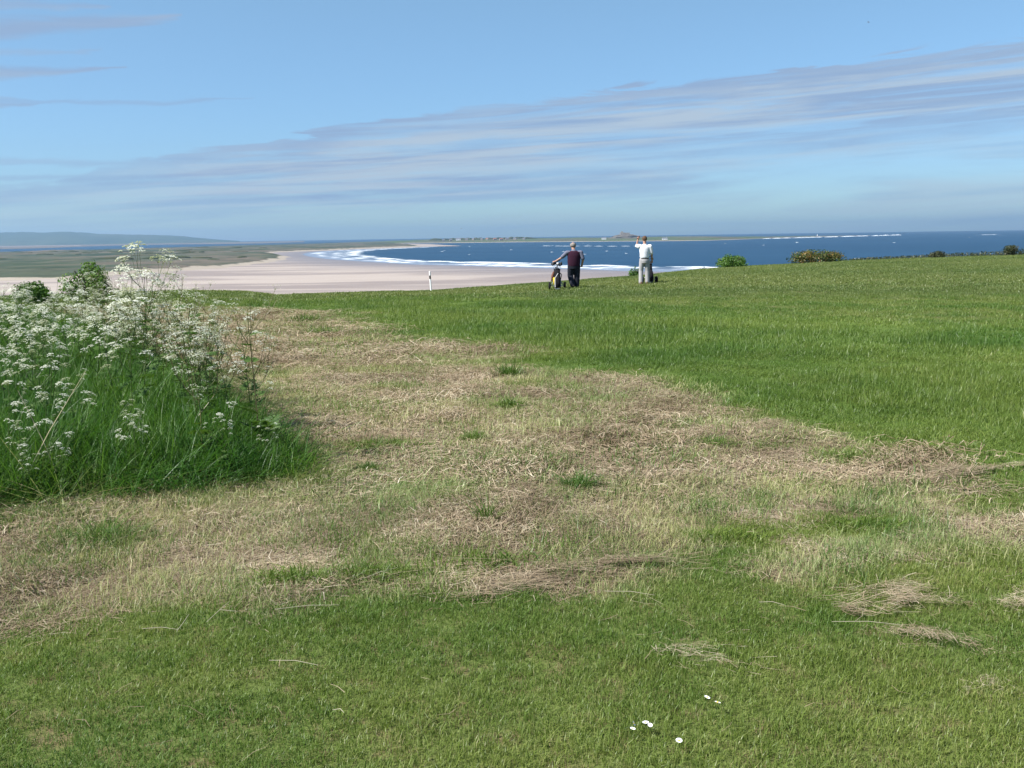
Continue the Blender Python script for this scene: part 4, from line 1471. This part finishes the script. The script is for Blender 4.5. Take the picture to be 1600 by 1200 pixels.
# two dry stalks leaning out of the bank
M['straw'] = plain('dry_straw', (0.36, 0.32, 0.19), 0.8, 0.2, 0.2, 60)
for (x, y, tx, ty, L, lab) in ((-3.45, 6.75, 0.55, 0.1, 0.95, 'long dry stalk leaning to the right out of the grass bank'), (-3.15, 6.9, -0.35, 0.0, 0.8, 'dry stalk leaning to the left at the edge of the grass bank')):
    z = hz(x, y)
    g = Geo(); g.tube([(0, 0, 0), (tx * L * .5, ty * L * .5, L * .5), (tx * L, ty * L, L * 0.93)], [0.0042, 0.0034, 0.0015], 5, 0.5)
    o = g.build('dry_stalk', M['straw']); o.location = (x, y, z)
    tag(o, lab, 'stalk')

# ---------------------------------------------------------------- tufts, hay clumps, straws and daisies on the mown ground
TUFTS = [(-0.04, 12.48, 0.24, 0.10, 'dark green grass tuft at the top edge of the mown strip, in the middle'),
         (-0.04, 10.11, 0.17, 0.09, 'small grey green weed tuft in the middle of the mown strip'),
         (-2.45, 5.80, 0.20, 0.13, 'dark green flattened grass tuft in front of the tall grass bank'),
         (-0.05, 5.15, 0.11, 0.22, 'bright green grass cushion in the hay, nearest the middle of the photo'),
         (-1.15, 5.02, 0.12, 0.10, 'bright green tuft at the front edge of the hay, left of its neighbour'),
         (-0.72, 5.06, 0.12, 0.13, 'darker green tuft at the front edge of the hay, beside a pale straw'),
         (2.05, 5.80, 0.10, 0.16, 'yellow green grass cushion in the mown strip at right'),
         (-0.17, 6.04, 0.30, 0.035, 'single tall upright grass tuft standing out of the hay'),
         (1.18, 5.60, 0.10, 0.13, 'broad dark green tuft right of the middle of the hay'),
         (-0.34, 8.65, 0.13, 0.07, 'little green tuft on bare brown hay left of the middle'),
         (-1.11, 7.48, 0.12, 0.08, 'small dark tuft with grey straw lying beside it'),
         (-1.09, 8.29, 0.14, 0.17, 'wide light green grass tuft in the hay near the bank'),
         (0.46, 6.80, 0.17, 0.07, 'slanting green tuft of longer blades right of the tall tuft'),
         (1.68, 8.22, 0.14, 0.11, 'low bent dark tuft in pale stubble at right'),
         (2.57, 7.68, 0.15, 0.13, 'combed over dark tuft where the hay meets the rough grass'),
         (-4.61, 22.6, 0.30, 0.25, 'dark tuft far up the mown strip near its end'),
         (-3.67, 19.2, 0.28, 0.30, 'rounded dark tuft at the right edge of the far mown strip')]
for i, (x, y, h, rad_, lab) in enumerate(TUFTS):
    fresh = i in (3, 4, 5, 6, 8, 11)
    me = blades('grass_tuft', (520 if fresh else 300) if rad_ > 0.05 else 70, 0, h * 0.5, h * 1.05, 0.0055 if y < 9 else 0.010, 0.45 if i not in (2, 13, 14) else 0.9,
                M['fresh'] if fresh else M['rough'], 900 + i, 3, 0.5, rad_ * 0.75)
    o = obj('grass_tuft', me); o.location = (x, y, hz(x, y))
    o.scale = (1.7, 0.75, 1.0) if fresh else (1.2, 0.9, 1.0)
    tag(o, lab, 'grass tuft')

CLUMPS = [(1.80, 4.56, 0.30, 0.17, 0.2, 'oval brown clump of hay lying alone on the lawn at right'),
          (1.80, 4.10, 0.20, 0.09, -0.5, 'long thin wisp of pale hay lying in front of the oval clump'),
          (2.42, 4.42, 0.17, 0.14, -0.9, 'ragged brown hay clump at the right edge of the lawn'),
          (0.80, 3.93, 0.20, 0.10, -0.35, 'thin grey scatter of hay on the lawn below the middle of the strip'),
          (0.30, 4.97, 0.62, 0.20, 0.1, 'wide greyish swath of hay at the front edge of the mown strip'),
          (1.78, 3.62, 0.10, 0.06, 0.2, 'smallest hay wisp, alone on the near lawn at right'),
          (3.15, 7.1, 0.60, 0.16, 0.1, 'grey brown hay swath lying along the edge of the rough at right')]
for i, (x, y, sx, sy, rz, lab) in enumerate(CLUMPS):
    n = 420 if i in (0, 6) else 300
    if i == 3: n = 120
    if i == 5: n = 70
    me = litter('hay_clump', int(n * 1.45), 1.0, 0.2, 0.75, 0.0085, 0.10, M['hay'], 950 + i, 0.40 if i in (4, 6) else 0.2, 1.0)
    co = np.empty(len(me.vertices) * 3); me.vertices.foreach_get('co', co); co = co.reshape(-1, 3)
    q6 = np.repeat(np.arange(len(co) // 6), 6)
    cx6 = np.bincount(q6, co[:, 0])[q6] / 6; cy6 = np.bincount(q6, co[:, 1])[q6] / 6
    co[:, 0] += 2.2 * (fbm(cx6 * 1.7, cy6 * 1.7, 61 + i, 2) - 0.5) + 0.35 * cy6 * (-1) ** i
    co[:, 1] += 2.2 * (fbm(cx6 * 1.7 + 40, cy6 * 1.7, 81 + i, 2) - 0.5) + 0.45 * cx6 ** 2 * (-1) ** i - 0.2
    rr2 = co[:, 0] ** 2 + co[:, 1] ** 2
    co[:, 2] = co[:, 2] * 0.22 + 0.014 + 0.022 * np.exp(-rr2 * 1.5)
    co[:, 0] *= sx * 0.8; co[:, 1] *= sy * 0.8
    me.vertices.foreach_set('co', co.ravel()); me.update()
    o = obj('hay_clump', me); o.location = (x, y, hz(x, y) + 0.012); o.rotation_euler = (0, 0, rz)
    tag(o, lab, 'hay clump')

M['pale_straw'] = plain('pale_straw', (0.33, 0.295, 0.215), 0.8, 0.2, 0.15, 60)
STR = [(-1.60, 4.32, 0.17, -0.1, 0.0, 'pale straw lying flat on the lawn, left end of a loose row'), (-1.50, 4.33, 0.10, 1.2, 0.5, 'short pale straw standing up between flat ones on the lawn'),
       (-1.36, 4.40, 0.14, 0.2, 0.7, 'forked pale straw standing up at the right of the loose row'), (-0.98, 4.53, 0.30, 0.15, 0.0, 'longest pale straw lying level on the lawn near the hay edge'),
       (-0.91, 3.90, 0.22, -0.25, 0.0, 'slanting thin straw lying by itself on the left lawn'), (-0.65, 3.45, 0.09, -0.9, 0.25, 'short whitish straw lower on the lawn, left of the daisies'),
       (1.55, 4.22, 0.30, -0.3, 0.05, 'pale straw lying beside the thin hay wisp'), (-0.70, 4.98, 0.20, 0.35, 0.2, 'pale straw lying across the darker green tuft'),
       (1.20, 4.50, 0.12, -0.5, 0.05, 'short straw on the lawn left of the oval hay clump'), (0.55, 4.62, 0.25, -0.4, 0.05, 'pale straw at the front edge of the wide hay swath')]
for (x, y, L, a, pit, lab) in STR:
    dx, dy = math.cos(a) * L / 2 * math.cos(pit), math.sin(a) * L / 2 * math.cos(pit)
    g = Geo(); dz_ = math.sin(pit) * L / 2
    g.tube([(-dx, -dy, -dz_), (0.006, 0.008, 0.006), (dx, dy, dz_)], [0.0011, 0.0013, 0.0007], 5)
    if 'forked' in lab:
        g.tube([(0.006, 0.008, 0.006), (0.09, 0.0, 0.0)], [0.0013, 0.0008], 5)
    o = g.build('straw', M['pale_straw']); o.location = (x, y, hz(x, y) + 0.032 + max(0, dz_))
    tag(o, lab, 'straw')

M['petal'] = plain('daisy_petal', (0.86, 0.86, 0.86), 0.7, 0.2, 0.03)
M['disc'] = plain('daisy_disc', (0.62, 0.42, 0.03), 0.8, 0.1)
pg = Geo()
for k_ in range(18):
    a = 2 * math.pi * k_ / 18; c_, s_ = math.cos(a), math.sin(a)
    w = 0.0016
    pg.add([(c_ * .003 - s_ * w * .5, s_ * .003 + c_ * w * .5, 0), (c_ * .003 + s_ * w * .5, s_ * .003 - c_ * w * .5, 0), (c_ * .0105 + s_ * w, s_ * .0105 - c_ * w, .002), (c_ * .0125, s_ * .0125, .0012), (c_ * .0105 - s_ * w, s_ * .0105 + c_ * w, .002)], [(0, 1, 2, 3, 4)])
petal_me = pg.mesh('petals'); petal_me.materials.append(M['petal'])
dg = Geo(); dg.ball((0, 0, 0.001), (0.0042, 0.0042, 0.003), 10, 6)
disc_me = dg.mesh('disc', True); disc_me.materials.append(M['disc'])
sg = Geo(); sg.tube([(0, 0, -0.06), (0.002, 0, -0.03), (0, 0, 0)], 0.0009, 5)
stalk_me = sg.mesh('stalk'); stalk_me.materials.append(M['fern'])
DAI = [(0.70, 3.48, 'daisy at the left of the upper pair in the near lawn', 1.1), (0.73, 3.44, 'daisy at the right of the upper pair in the near lawn', 1.1), (0.45, 3.30, 'brightest daisy of the lower cluster in the near lawn', 1.1),
       (0.463, 3.28, 'small daisy touching the brightest one in the lower cluster', 0.85), (0.40, 3.26, 'daisy lowest and leftmost in the cluster of four', 0.95), (0.408, 3.295, 'half closed daisy turned sideways at the left of the cluster', 0.8),
       (0.545, 3.17, 'single daisy standing alone nearest the bottom edge', 1.1)]
rd = random.Random(3)
for x, y, lab, s_ in DAI:
    r_ = empty('daisy', (x, y, hz(x, y) + 0.052)); r_.scale = (s_ * 0.85,) * 3
    r_.rotation_euler = (rd.gauss(0, .22), rd.gauss(0, .22), 0) if 'sideways' not in lab else (0.2, 0.95, 0)
    tag(r_, lab, 'daisy')
    obj('petals', petal_me, None, r_); obj('disc', disc_me, None, r_); obj('stalk', stalk_me, None, r_)

# ---------------------------------------------------------------- marker post
M['post_white'] = plain('white_paint', (0.80, 0.80, 0.79), 0.5, 0.4, 0.05)
M['black'] = plain('black_paint', (0.015, 0.015, 0.016), 0.5, 0.4, 0.1)
pr = empty('marker_post', (-3.46, 43.85, hz(-3.46, 43.85) - 0.08))
pr.rotation_euler = (0, -0.045, 0)
tag(pr, 'slim white marker post with a black band on the grass crest', 'post')
g = Geo(); g.tube([(0, 0, 0), (0, 0, 0.93), (0, 0, 0.96)], [0.033, 0.033, 0.014], 10); g.build('shaft', M['post_white'], pr)
g = Geo(); g.tube([(0, 0, 0.62), (0, 0, 0.77)], 0.037, 10); g.build('band', M['black'], pr)


# ---------------------------------------------------------------- people
def fuse(name, geo, mat, parent, voxel=0.012, smooth_it=4):
    """closed shapes merged into one continuous skin"""
    me = geo.mesh(name)
    tmp = bpy.data.objects.new(name, me)
    COL.objects.link(tmp)
    md = tmp.modifiers.new('remesh', 'REMESH'); md.mode = 'VOXEL'; md.voxel_size = voxel; md.use_smooth_shade = True
    sm_ = tmp.modifiers.new('smooth', 'SMOOTH'); sm_.iterations = smooth_it; sm_.factor = 0.5
    dg_ = bpy.context.evaluated_depsgraph_get()
    out_ = bpy.data.meshes.new_from_object(tmp.evaluated_get(dg_))
    bpy.data.objects.remove(tmp)
    bpy.data.meshes.remove(me)
    out_.name = name
    out_.materials.clear(); out_.materials.append(mat)
    return obj(name, out_, None, parent)


def limb(g, pts, radii, sides=12):
    """rounded limb with a ball at each joint"""
    g.tube(pts, radii, sides)
    for p, r_ in zip(pts, radii):
        rr = r_ if not hasattr(r_, '__len__') else (r_[0] + r_[1]) / 2
        g.ball(p, rr * 0.98, 10, 7)


def hand(g, wrist, d, palm_n, curl, L=0.185, side=1):
    """palm, four unequal fingers bent by CURL towards PALM_N, and a thumb from the palm's side"""
    d = Vector(d).normalized(); pn = Vector(palm_n); pn = (pn - d * pn.dot(d)).normalized(); s = d.cross(pn) * side
    w = Vector(wrist)
    pc = w + d * L * 0.26
    g.tube([w, w + d * L * 0.22, w + d * L * 0.48], [0.027, 0.036, 0.038], 8)
    for i, (o_, fl) in enumerate(((-0.030, .42), (-0.010, .50), (0.010, .47), (0.030, .36))):
        p0 = w + d * L * 0.42 + s * o_; seg = L * fl / 3
        p = [p0]; a = 0.0
        for k_ in range(3):
            a += curl
            p.append(p[-1] + (d * math.cos(a) + pn * math.sin(a)) * seg)
        g.tube(p, [0.0105, 0.0098, 0.009, 0.0075], 6)
    t0 = w + d * L * 0.12 - s * 0.030
    t1 = t0 - s * 0.028 + d * 0.028 + pn * 0.012; t2 = t1 + d * 0.030 + pn * 0.014
    g.tube([t0, t1, t2], [0.013, 0.0115, 0.009], 6)


M['skin'] = plain('skin', (0.36, 0.20, 0.14), 0.6, 0.3, 0.08, 12)
M['grey_hair'] = plain('grey_hair', (0.22, 0.195, 0.175), 0.8, 0.2, 0.25, 60)
M['brown_hair'] = plain('brown_hair', (0.085, 0.05, 0.03), 0.8, 0.2, 0.3, 60)
M['vest'] = plain('maroon_knit', (0.032, 0.011, 0.022), 0.95, 0.1, 0.2, 40)
M['pale_shirt'] = plain('pale_blue_shirt', (0.13, 0.135, 0.18), 0.9, 0.1, 0.1, 25)
M['dark_trouser'] = plain('dark_navy_trousers', (0.018, 0.020, 0.028), 0.95, 0.1, 0.25, 20)
M['white_shirt'] = plain('white_shirt', (0.66, 0.66, 0.68), 0.9, 0.1, 0.04, 18)
M['grey_trouser'] = plain('light_grey_trousers', (0.31, 0.30, 0.30), 0.95, 0.1, 0.14, 18)
M['leather'] = plain('dark_leather', (0.030, 0.022, 0.018), 0.6, 0.3, 0.2, 40)
M['shoe_brown'] = plain('brown_shoe', (0.10, 0.055, 0.03), 0.6, 0.3, 0.2, 30)
V3 = Vector


def head(g, c, turn=0.0, nod=0.0):
    """skull with jaw, brow, nose, ears; faces +Y before turning"""
    M_ = Matrix.Rotation(turn, 4, 'Z') @ Matrix.Rotation(nod, 4, 'X')
    b = len(g.v)
    g.ball((0, 0, 0.035), (0.076, 0.094, 0.098), 16, 12)
    g.ball((0, 0.022, -0.045), (0.058, 0.068, 0.068), 14, 9)
    g.ball((0, 0.062, -0.088), (0.028, 0.026, 0.022), 8, 6)           # chin
    g.tube([(0, 0.086, 0.018), (0, 0.110, -0.022), (0, 0.094, -0.034)], [0.010, 0.0145, 0.012], 8)   # nose
    g.tube([(-0.038, 0.082, 0.024), (0, 0.092, 0.028), (0.038, 0.082, 0.024)], 0.010, 8)             # brow
    g.tube([(-0.022, 0.078, -0.056), (0, 0.088, -0.056), (0.022, 0.078, -0.056)], 0.0085, 8)         # lips
    for s_ in (-1, 1):
        g.ball((s_ * 0.033, 0.080, 0.004), (0.014, 0.010, 0.009), 8, 6)                               # eyelid
        g.ball((s_ * 0.078, -0.004, -0.006), (0.011, 0.018, 0.031), 8, 7)                             # ear
    for i in range(b, len(g.v)):
        p = M_ @ V3(g.v[i]); g.v[i] = (p.x + c[0], p.y + c[1], p.z + c[2])
    return M_


def eyes(parent, c, M_):
    em = M.setdefault('eye', plain('eye', (0.05, 0.04, 0.035), 0.2, 0.5))
    for s_ in (-1, 1):
        g = Geo(); p = M_ @ V3((s_ * 0.033, 0.0885, 0.004)); g.ball((c[0] + p.x, c[1] + p.y, c[2] + p.z), 0.0052, 8, 6)
        g.build('eye', em, parent, True)


def hair_cap(parent, c, M_, mat, bald=False):
    g = Geo()
    pts_ = []
    rr = random.Random(2)
    for i in range(420):
        th = rr.uniform(0, 6.28); ph = math.asin(rr.uniform(-0.55, 1.0))
        d = V3((math.cos(ph) * math.cos(th), math.cos(ph) * math.sin(th), math.sin(ph)))
        if d.y > 0.55 - 0.9 * max(0, d.z) * (0 if bald else 1): continue
        if bald and d.z > 0.62: continue
        p = V3((d.x * 0.0795, d.y * 0.0975, 0.035 + d.z * 0.102))
        if p.z < -0.06: continue
        p = M_ @ p
        g.ball((c[0] + p.x, c[1] + p.y, c[2] + p.z), rr.uniform(0.012, 0.017), 6, 5)
    return fuse('hair', g, mat, parent, 0.007, 2)


def shoe(parent, p, a, mat, pitch=0.0):
    g = Geo(); M_ = Matrix.Translation(p) @ Matrix.Rotation(a, 4, 'Z') @ Matrix.Rotation(pitch, 4, 'X')
    b = len(g.v)
    g.tube([(0, -0.085, 0.042), (0, -0.02, 0.05), (0, 0.08, 0.042), (0, 0.165, 0.032)], [(0.036, 0.04), (0.042, 0.048), (0.048, 0.038), (0.03, 0.024)], 12)
    g.ball((0, -0.06, 0.055), (0.04, 0.05, 0.045)); g.ball((0, 0.15, 0.032), (0.042, 0.045, 0.028))
    g.box((0, 0.03, 0.012), (0.082, 0.27, 0.022))
    for i in range(b, len(g.v)):
        q = M_ @ V3(g.v[i]); g.v[i] = tuple(q)
    fuse('shoe', g, mat, parent, 0.009, 2)


def ell(z, rx, ry, x=0.0, y=0.0):
    return ((x, y, z), (rx, ry))


def loft(g, rows, sides=20):
    g.tube([r_[0] for r_ in rows], [r_[1] for r_ in rows], sides)


def person1():
    """older man in a dark knitted vest, mid stride, left hand on the trolley handle"""
    x, y = 2.29, 36.40
    root = empty('person', (x, y, hz(x, y)), 0.06)
    root.scale = (1.18, 1.0, 0.935)
    tag(root, 'grey haired man in maroon sleeveless vest and black trousers, left hand on a golf trolley', 'person')
    hc = (-0.015, 0.07, 1.615)
    b = Geo()
    Mh = head(b, hc, 0.05, -0.12)
    b.tube([(0, 0.005, 1.40), (-0.005, 0.03, 1.48), (-0.012, 0.055, 1.56)], [0.062, 0.056, 0.058], 12)
    loft(b, [ell(0.86, .15, .11), ell(1.0, .165, .125), ell(1.15, .165, .13), ell(1.30, .185, .12), ell(1.40, .16, .09), ell(1.44, .07, .06)])
    LS, LE, LW = V3((-.205, 0, 1.37)), V3((-.375, 0.05, 1.17)), V3((-.555, 0.12, 1.035))
    limb(b, [LS, LE, LW], [0.055, 0.042, 0.030])
    hand(b, LW, (-.7, .35, -.25), (0, 0.2, -1), 0.75, 0.175, 1)
    RS, RE, RW = V3((.205, 0, 1.37)), V3((.275, -0.03, 1.10)), V3((.262, 0.12, 0.90))
    limb(b, [RS, RE, RW], [0.055, 0.042, 0.030])
    hand(b, RW, (-.1, .35, -.8), (-1, 0.1, 0), 0.45, 0.175, -1)
    HL, KL, AL = V3((-.09, 0, .88)), V3((-.105, .05, .47)), V3((-.055, -.13, .11))
    HR, KR, AR = V3((.09, 0, .88)), V3((.10, .07, .48)), V3((.085, .05, .08))
    for H_, K_, A2 in ((HL, KL, AL), (HR, KR, AR)):
        limb(b, [H_, K_, A2], [0.085, 0.055, 0.04])
    fuse('body', b, M['skin'], root, 0.0075, 2)
    eyes(root, hc, Mh)
    hair_cap(root, hc, Mh, M['grey_hair'], True)
    g = Geo()   # shirt sleeves and collar
    limb(g, [LS + V3((.06, 0, .0)), LS, LS.lerp(LE, 0.85)], [0.075, 0.078, 0.066])
    limb(g, [RS + V3((-.06, 0, .0)), RS, RS.lerp(RE, 0.9)], [0.075, 0.078, 0.066])
    g.tube([(0, 0.0, 1.40), (-.004, 0.02, 1.475)], [0.085, 0.070], 16)
    loft(g, [ell(1.28, .18, .12), ell(1.40, .16, .09)])
    fuse('shirt', g, M['pale_shirt'], root, 0.011)
    g = Geo()
    loft(g, [ell(0.84, .178, .15), ell(0.90, .190, .158), ell(1.0, .198, .162), ell(1.12, .196, .160), ell(1.25, .202, .148), ell(1.34, .200, .125), ell(1.405, .165, .098), ell(1.435, .08, .07)])
    for s_ in (-1, 1):
        g.ball((s_ * .165, 0, 1.375), (.055, .08, .055))
    fuse('vest', g, M['vest'], root, 0.011)
    g = Geo()
    loft(g, [ell(0.74, .165, .14), ell(0.85, .180, .148), ell(0.95, .180, .145)])
    for H_, K_, A2 in ((HL, KL, AL), (HR, KR, AR)):
        limb(g, [H_, H_.lerp(K_, .5), K_, K_.lerp(A2, .5), A2 + V3((0, 0, 0.005))], [(0.108), 0.102, 0.092, 0.086, 0.080])
    fuse('trousers', g, M['dark_trouser'], root, 0.011, 5)
    shoe(root, V3((AL.x, AL.y - 0.0, 0.045)), 0.12, M['leather'], -0.45)
    shoe(root, V3((AR.x, AR.y, 0.0)), -0.1, M['leather'])


def person2():
    """man in a white polo shirt shading his eyes with his left hand"""
    x, y = 5.06, 38.11
    root = empty('person', (x, y, hz(x, y)), -0.05)
    root.scale = (1.02,) * 3
    tag(root, 'man in white polo shirt and light grey trousers shading his eyes with raised hand', 'person')
    hc = (0.0, 0.045, 1.625)
    b = Geo()
    Mh = head(b, hc, 0.12, -0.05)
    b.tube([(0, 0.0, 1.40), (0, 0.015, 1.48), (0, 0.03, 1.57)], [0.062, 0.056, 0.058], 12)
    loft(b, [ell(0.88, .15, .11), ell(1.0, .155, .115), ell(1.15, .165, .12), ell(1.30, .185, .115), ell(1.40, .16, .09), ell(1.44, .07, .06)])
    LS, LE, LW = V3((-.20, 0, 1.38)), V3((-.275, 0.22, 1.40)), V3((-.235, 0.24, 1.625))
    limb(b, [LS, LE, LW], [0.055, 0.043, 0.030])
    hand(b, LW, (.25, -.02, .75), (0.3, -0.8, 0), 0.2, 0.18, 1)
    RS, RE, RW = V3((.20, 0, 1.37)), V3((.262, 0.02, 1.09)), V3((.285, 0.12, 0.86))
    limb(b, [RS, RE, RW], [0.055, 0.043, 0.030])
    hand(b, RW, (0.05, .35, -.8), (-1, 0.1, 0), 0.6, 0.18, -1)
    HL, KL, AL = V3((-.09, 0, .90)), V3((-.125, .035, .49)), V3((-.135, -.02, .08))
    HR, KR, AR = V3((.09, 0, .90)), V3((.10, .03, .49)), V3((.105, .01, .08))
    for H_, K_, A2 in ((HL, KL, AL), (HR, KR, AR)):
        limb(b, [H_, K_, A2], [0.085, 0.055, 0.04])
    fuse('body', b, M['skin'], root, 0.0075, 2)
    eyes(root, hc, Mh)
    hair_cap(root, hc, Mh, M['brown_hair'])
    g = Geo()
    loft(g, [ell(0.955, .162, .122), ell(1.0, .176, .132), ell(1.08, .176, .134), ell(1.2, .190, .136), ell(1.31, .202, .128), ell(1.385, .180, .105), ell(1.435, .085, .075), ell(1.468, .068, .066)])
    limb(g, [LS + V3((.05, 0, 0)), LS, LS.lerp(LE, 0.85)], [0.080, 0.084, 0.074])
    limb(g, [RS + V3((-.05, 0, 0)), RS, RS.lerp(RE, 0.8)], [0.080, 0.084, 0.076])
    fuse('shirt', g, M['white_shirt'], root, 0.011)
    g = Geo(); g.tube([(0, 0, 0.925), (0, 0, 0.962)], [(.168, .128), (.168, .128)], 24); g.build('belt', M['leather'], root, True)
    g = Geo()
    loft(g, [ell(0.76, .155, .13), ell(0.86, .176, .138), ell(0.93, .164, .124)])
    for H_, K_, A2 in ((HL, KL, AL), (HR, KR, AR)):
        limb(g, [H_, H_.lerp(K_, .5), K_, K_.lerp(A2, .5), A2 + V3((0, 0, -0.01))], [0.104, 0.098, 0.086, 0.082, 0.082])
    fuse('trousers', g, M['grey_trouser'], root, 0.011, 4)
    shoe(root, V3((AL.x, AL.y, 0.0)), 0.25, M['shoe_brown'])
    shoe(root, V3((AR.x, AR.y, 0.0)), -0.2, M['shoe_brown'])


person1()
person2()

# ---------------------------------------------------------------- golf trolleys and bags
M['rubber'] = plain('black_rubber', (0.011, 0.011, 0.012), 0.9, 0.12)
M['alloy'] = plain('grey_alloy', (0.32, 0.33, 0.35), 0.4, 0.5, 0.1, 20, 0.6)
M['bag_black'] = plain('black_nylon', (0.010, 0.010, 0.012), 0.9, 0.12, 0.3, 30)
M['bag_white'] = plain('white_vinyl', (0.42, 0.42, 0.42), 0.6, 0.2)
M['bag_yellow'] = plain('yellow_cloth', (0.55, 0.40, 0.03), 0.8, 0.2)
M['brown_cover'] = plain('brown_rain_hood', (0.12, 0.055, 0.035), 0.8, 0.2)
M['steel'] = plain('club_steel', (0.16, 0.16, 0.17), 0.45, 0.4, 0.05, 20, 0.5)


def wheel(parent, c, rad_, wid):
    t_ = empty('wheel', c); t_.parent = parent
    g = Geo(); n = 20
    vs_ = []
    for i in range(n):
        a = 2 * math.pi * i / n
        for (rr, xx) in ((rad_ * .72, -wid * .35), (rad_ * .92, -wid * .5), (rad_, -wid * .25), (rad_, wid * .25), (rad_ * .92, wid * .5), (rad_ * .72, wid * .35)):
            vs_.append((xx, math.cos(a) * rr, math.sin(a) * rr))
    fs_ = [(i * 6 + k_, ((i + 1) % n) * 6 + k_, ((i + 1) % n) * 6 + (k_ + 1) % 6, i * 6 + (k_ + 1) % 6) for i in range(n) for k_ in range(6)]
    g.add(vs_, fs_); g.build('tyre', M['rubber'], t_, True)
    g = Geo(); g.tube([(-wid * .3, 0, 0), (wid * .3, 0, 0)], rad_ * 0.2, 10)
    for k_ in range(6):
        a = k_ * math.pi / 3
        g.tube([(0, 0, 0), (0, math.cos(a) * rad_ * .76, math.sin(a) * rad_ * .76)], 0.010, 5)
    g.build('hub', M['rubber'], t_)


def trolley(x, y, rz, label, foot=True):
    r_ = empty('golf_trolley', (x, y, hz(x, y)), rz)
    tag(r_, label, 'golf trolley')
    for s_ in (-1, 1):
        wheel(r_, (s_ * 0.27, 0.05, 0.135), 0.135, 0.075)
    g = Geo(); g.tube([(-.27, .05, .135), (.27, .05, .135)], 0.011, 8)
    for s_ in (-1, 1):
        g.tube([(s_ * .25, .05, .135), (s_ * .06, .10, .36)], 0.012, 8)
    g.build('axle', M['alloy'], r_)
    g = Geo(); g.tube([(0, -.16, .07), (0, .03, .30), (0, .24, .72), (0, .30, .88)], [.017, .017, .017, .015], 8); g.build('frame', M['alloy'], r_)
    g = Geo(); g.tube([(0, .30, .88), (.03, .30, .98), (.07, .24, 1.03)], [.014, .014, .014], 8); g.tube([(.07, .26, 1.03), (.10, .16, 1.035)], .021, 8); g.build('handle', M['rubber'], r_)
    g = Geo(); g.box((0, -.17, .045), (.15, .10, .035)); g.tube([(-.09, -.12, .06), (0, -.14, .05), (.09, -.12, .06)], .012, 6); g.build('base_bracket', M['alloy'], r_)
    for s_ in (0.34, 0.72):
        g = Geo(); g.tube([(-.12, .02 + .42 * (s_ - .3), s_ + .0), (0, .06 + .42 * (s_ - .3), s_), (.12, .02 + .42 * (s_ - .3), s_)], .012, 6); g.build('bag_cradle', M['rubber'], r_)
    return r_


def golf_bag(x, y, rz, label, colourful=True, seed=1):
    r_ = empty('golf_bag', (x, y, hz(x, y)), rz)
    tag(r_, label, 'golf bag')
    ax = V3((0, 0.40, 0.92)).normalized()
    p = lambda s_, dx=0, dy=0: V3((dx, -0.14 + dy, 0.075)) + ax * s_
    g = Geo(); g.tube([p(0), p(.03), p(.3), p(.5), p(.66)], [(.105, .10), (.122, .11), (.118, .105), (.108, .10), (.112, .105)], 16); g.build('body', M['bag_black'], r_, True)
    g = Geo(); g.tube([p(.65), p(.70)], [(.118, .11), (.120, .112)], 16); g.build('rim', M['bag_black'], r_, True)
    g = Geo(); g.tube([p(.08, .02, -.10), p(.12, .02, -.12), p(.40, .02, -.12), p(.46, .02, -.10)], [(.05, .02), (.085, .05), (.08, .05), (.05, .02)], 12); g.build('pocket', M['bag_black'], r_, True)
    g = Geo(); g.tube([p(.10, -.10, -.02), p(.34, -.115, -.02), p(.38, -.10, -.02)], [(.03, .05), (.05, .06), (.03, .05)], 10)
    g.build('side_pocket', M['bag_yellow'] if colourful else M['bag_black'], r_, True)
    if colourful:
        g = Geo(); g.tube([p(.60, -.11, 0), p(.46, -.16, -.02), p(.26, -.20, -.04)], [(.03, .05), (.05, .06), (.025, .03)], 10); g.build('rain_hood', M['brown_cover'], r_, True)
        g = Geo(); g.tube([p(.02, -.085, -.105), p(.36, -.085, -.13), p(.45, -.03, -.14), p(.55, .03, -.12)], .014, 8); g.build('trim', M['bag_white'], r_)
        g = Geo(); g.tube([p(.02, .118, -.03), p(.34, .125, -.03)], .013, 8); g.build('trim', M['bag_white'], r_)
        g = Geo(); g.tube([p(.62, .05, -.12), p(.50, .15, -.10), p(.34, .12, -.10)], .017, 8); g.build('strap', M['bag_black'], r_)
    rr = random.Random(seed)
    for i in range(9):
        a = i * 0.7; ra = 0.07 if i else 0.0
        b0 = p(.50, math.cos(a) * ra, math.sin(a) * ra)
        L = rr.uniform(.26, .46)
        b1 = b0 + (ax + V3((math.cos(a) * .24, -.05 + math.sin(a) * .14, 0))).normalized() * L
        c = empty('club', (0, 0, 0)); c.parent = r_
        g = Geo(); g.tube([b0, b1], .0065, 6); g.build('shaft', M['steel'], c)
        g = Geo()
        if i < 5:
            g.ball(b1 + V3((0.012, -0.01, 0.0)), (.062, .075, .055), 10, 7); g.build('head_cover', (M['bag_black'], M['bag_black'], M['bag_white'], M['bag_black'], M['bag_black'])[i] if colourful else M['bag_black'], c, True)
        else:
            g.box(b1 + V3((.02, 0, 0)), (.065, .014, .040), Matrix.Rotation(0.5 * i, 3, 'Z')); g.build('head', M['steel'], c)


trolley(1.66, 35.84, 0.0, "golf trolley with two black wheels at the vest man's left hand")
golf_bag(1.66, 35.84, 0.0, "black and white golf bag with yellow side standing on the vest man's trolley", True, 5)
trolley(5.33, 38.62, 0.1, 'golf trolley mostly hidden in front of the man in the white shirt')
golf_bag(5.33, 38.62, 0.1, 'black golf bag peeping out right of the white shirt man', False, 8)
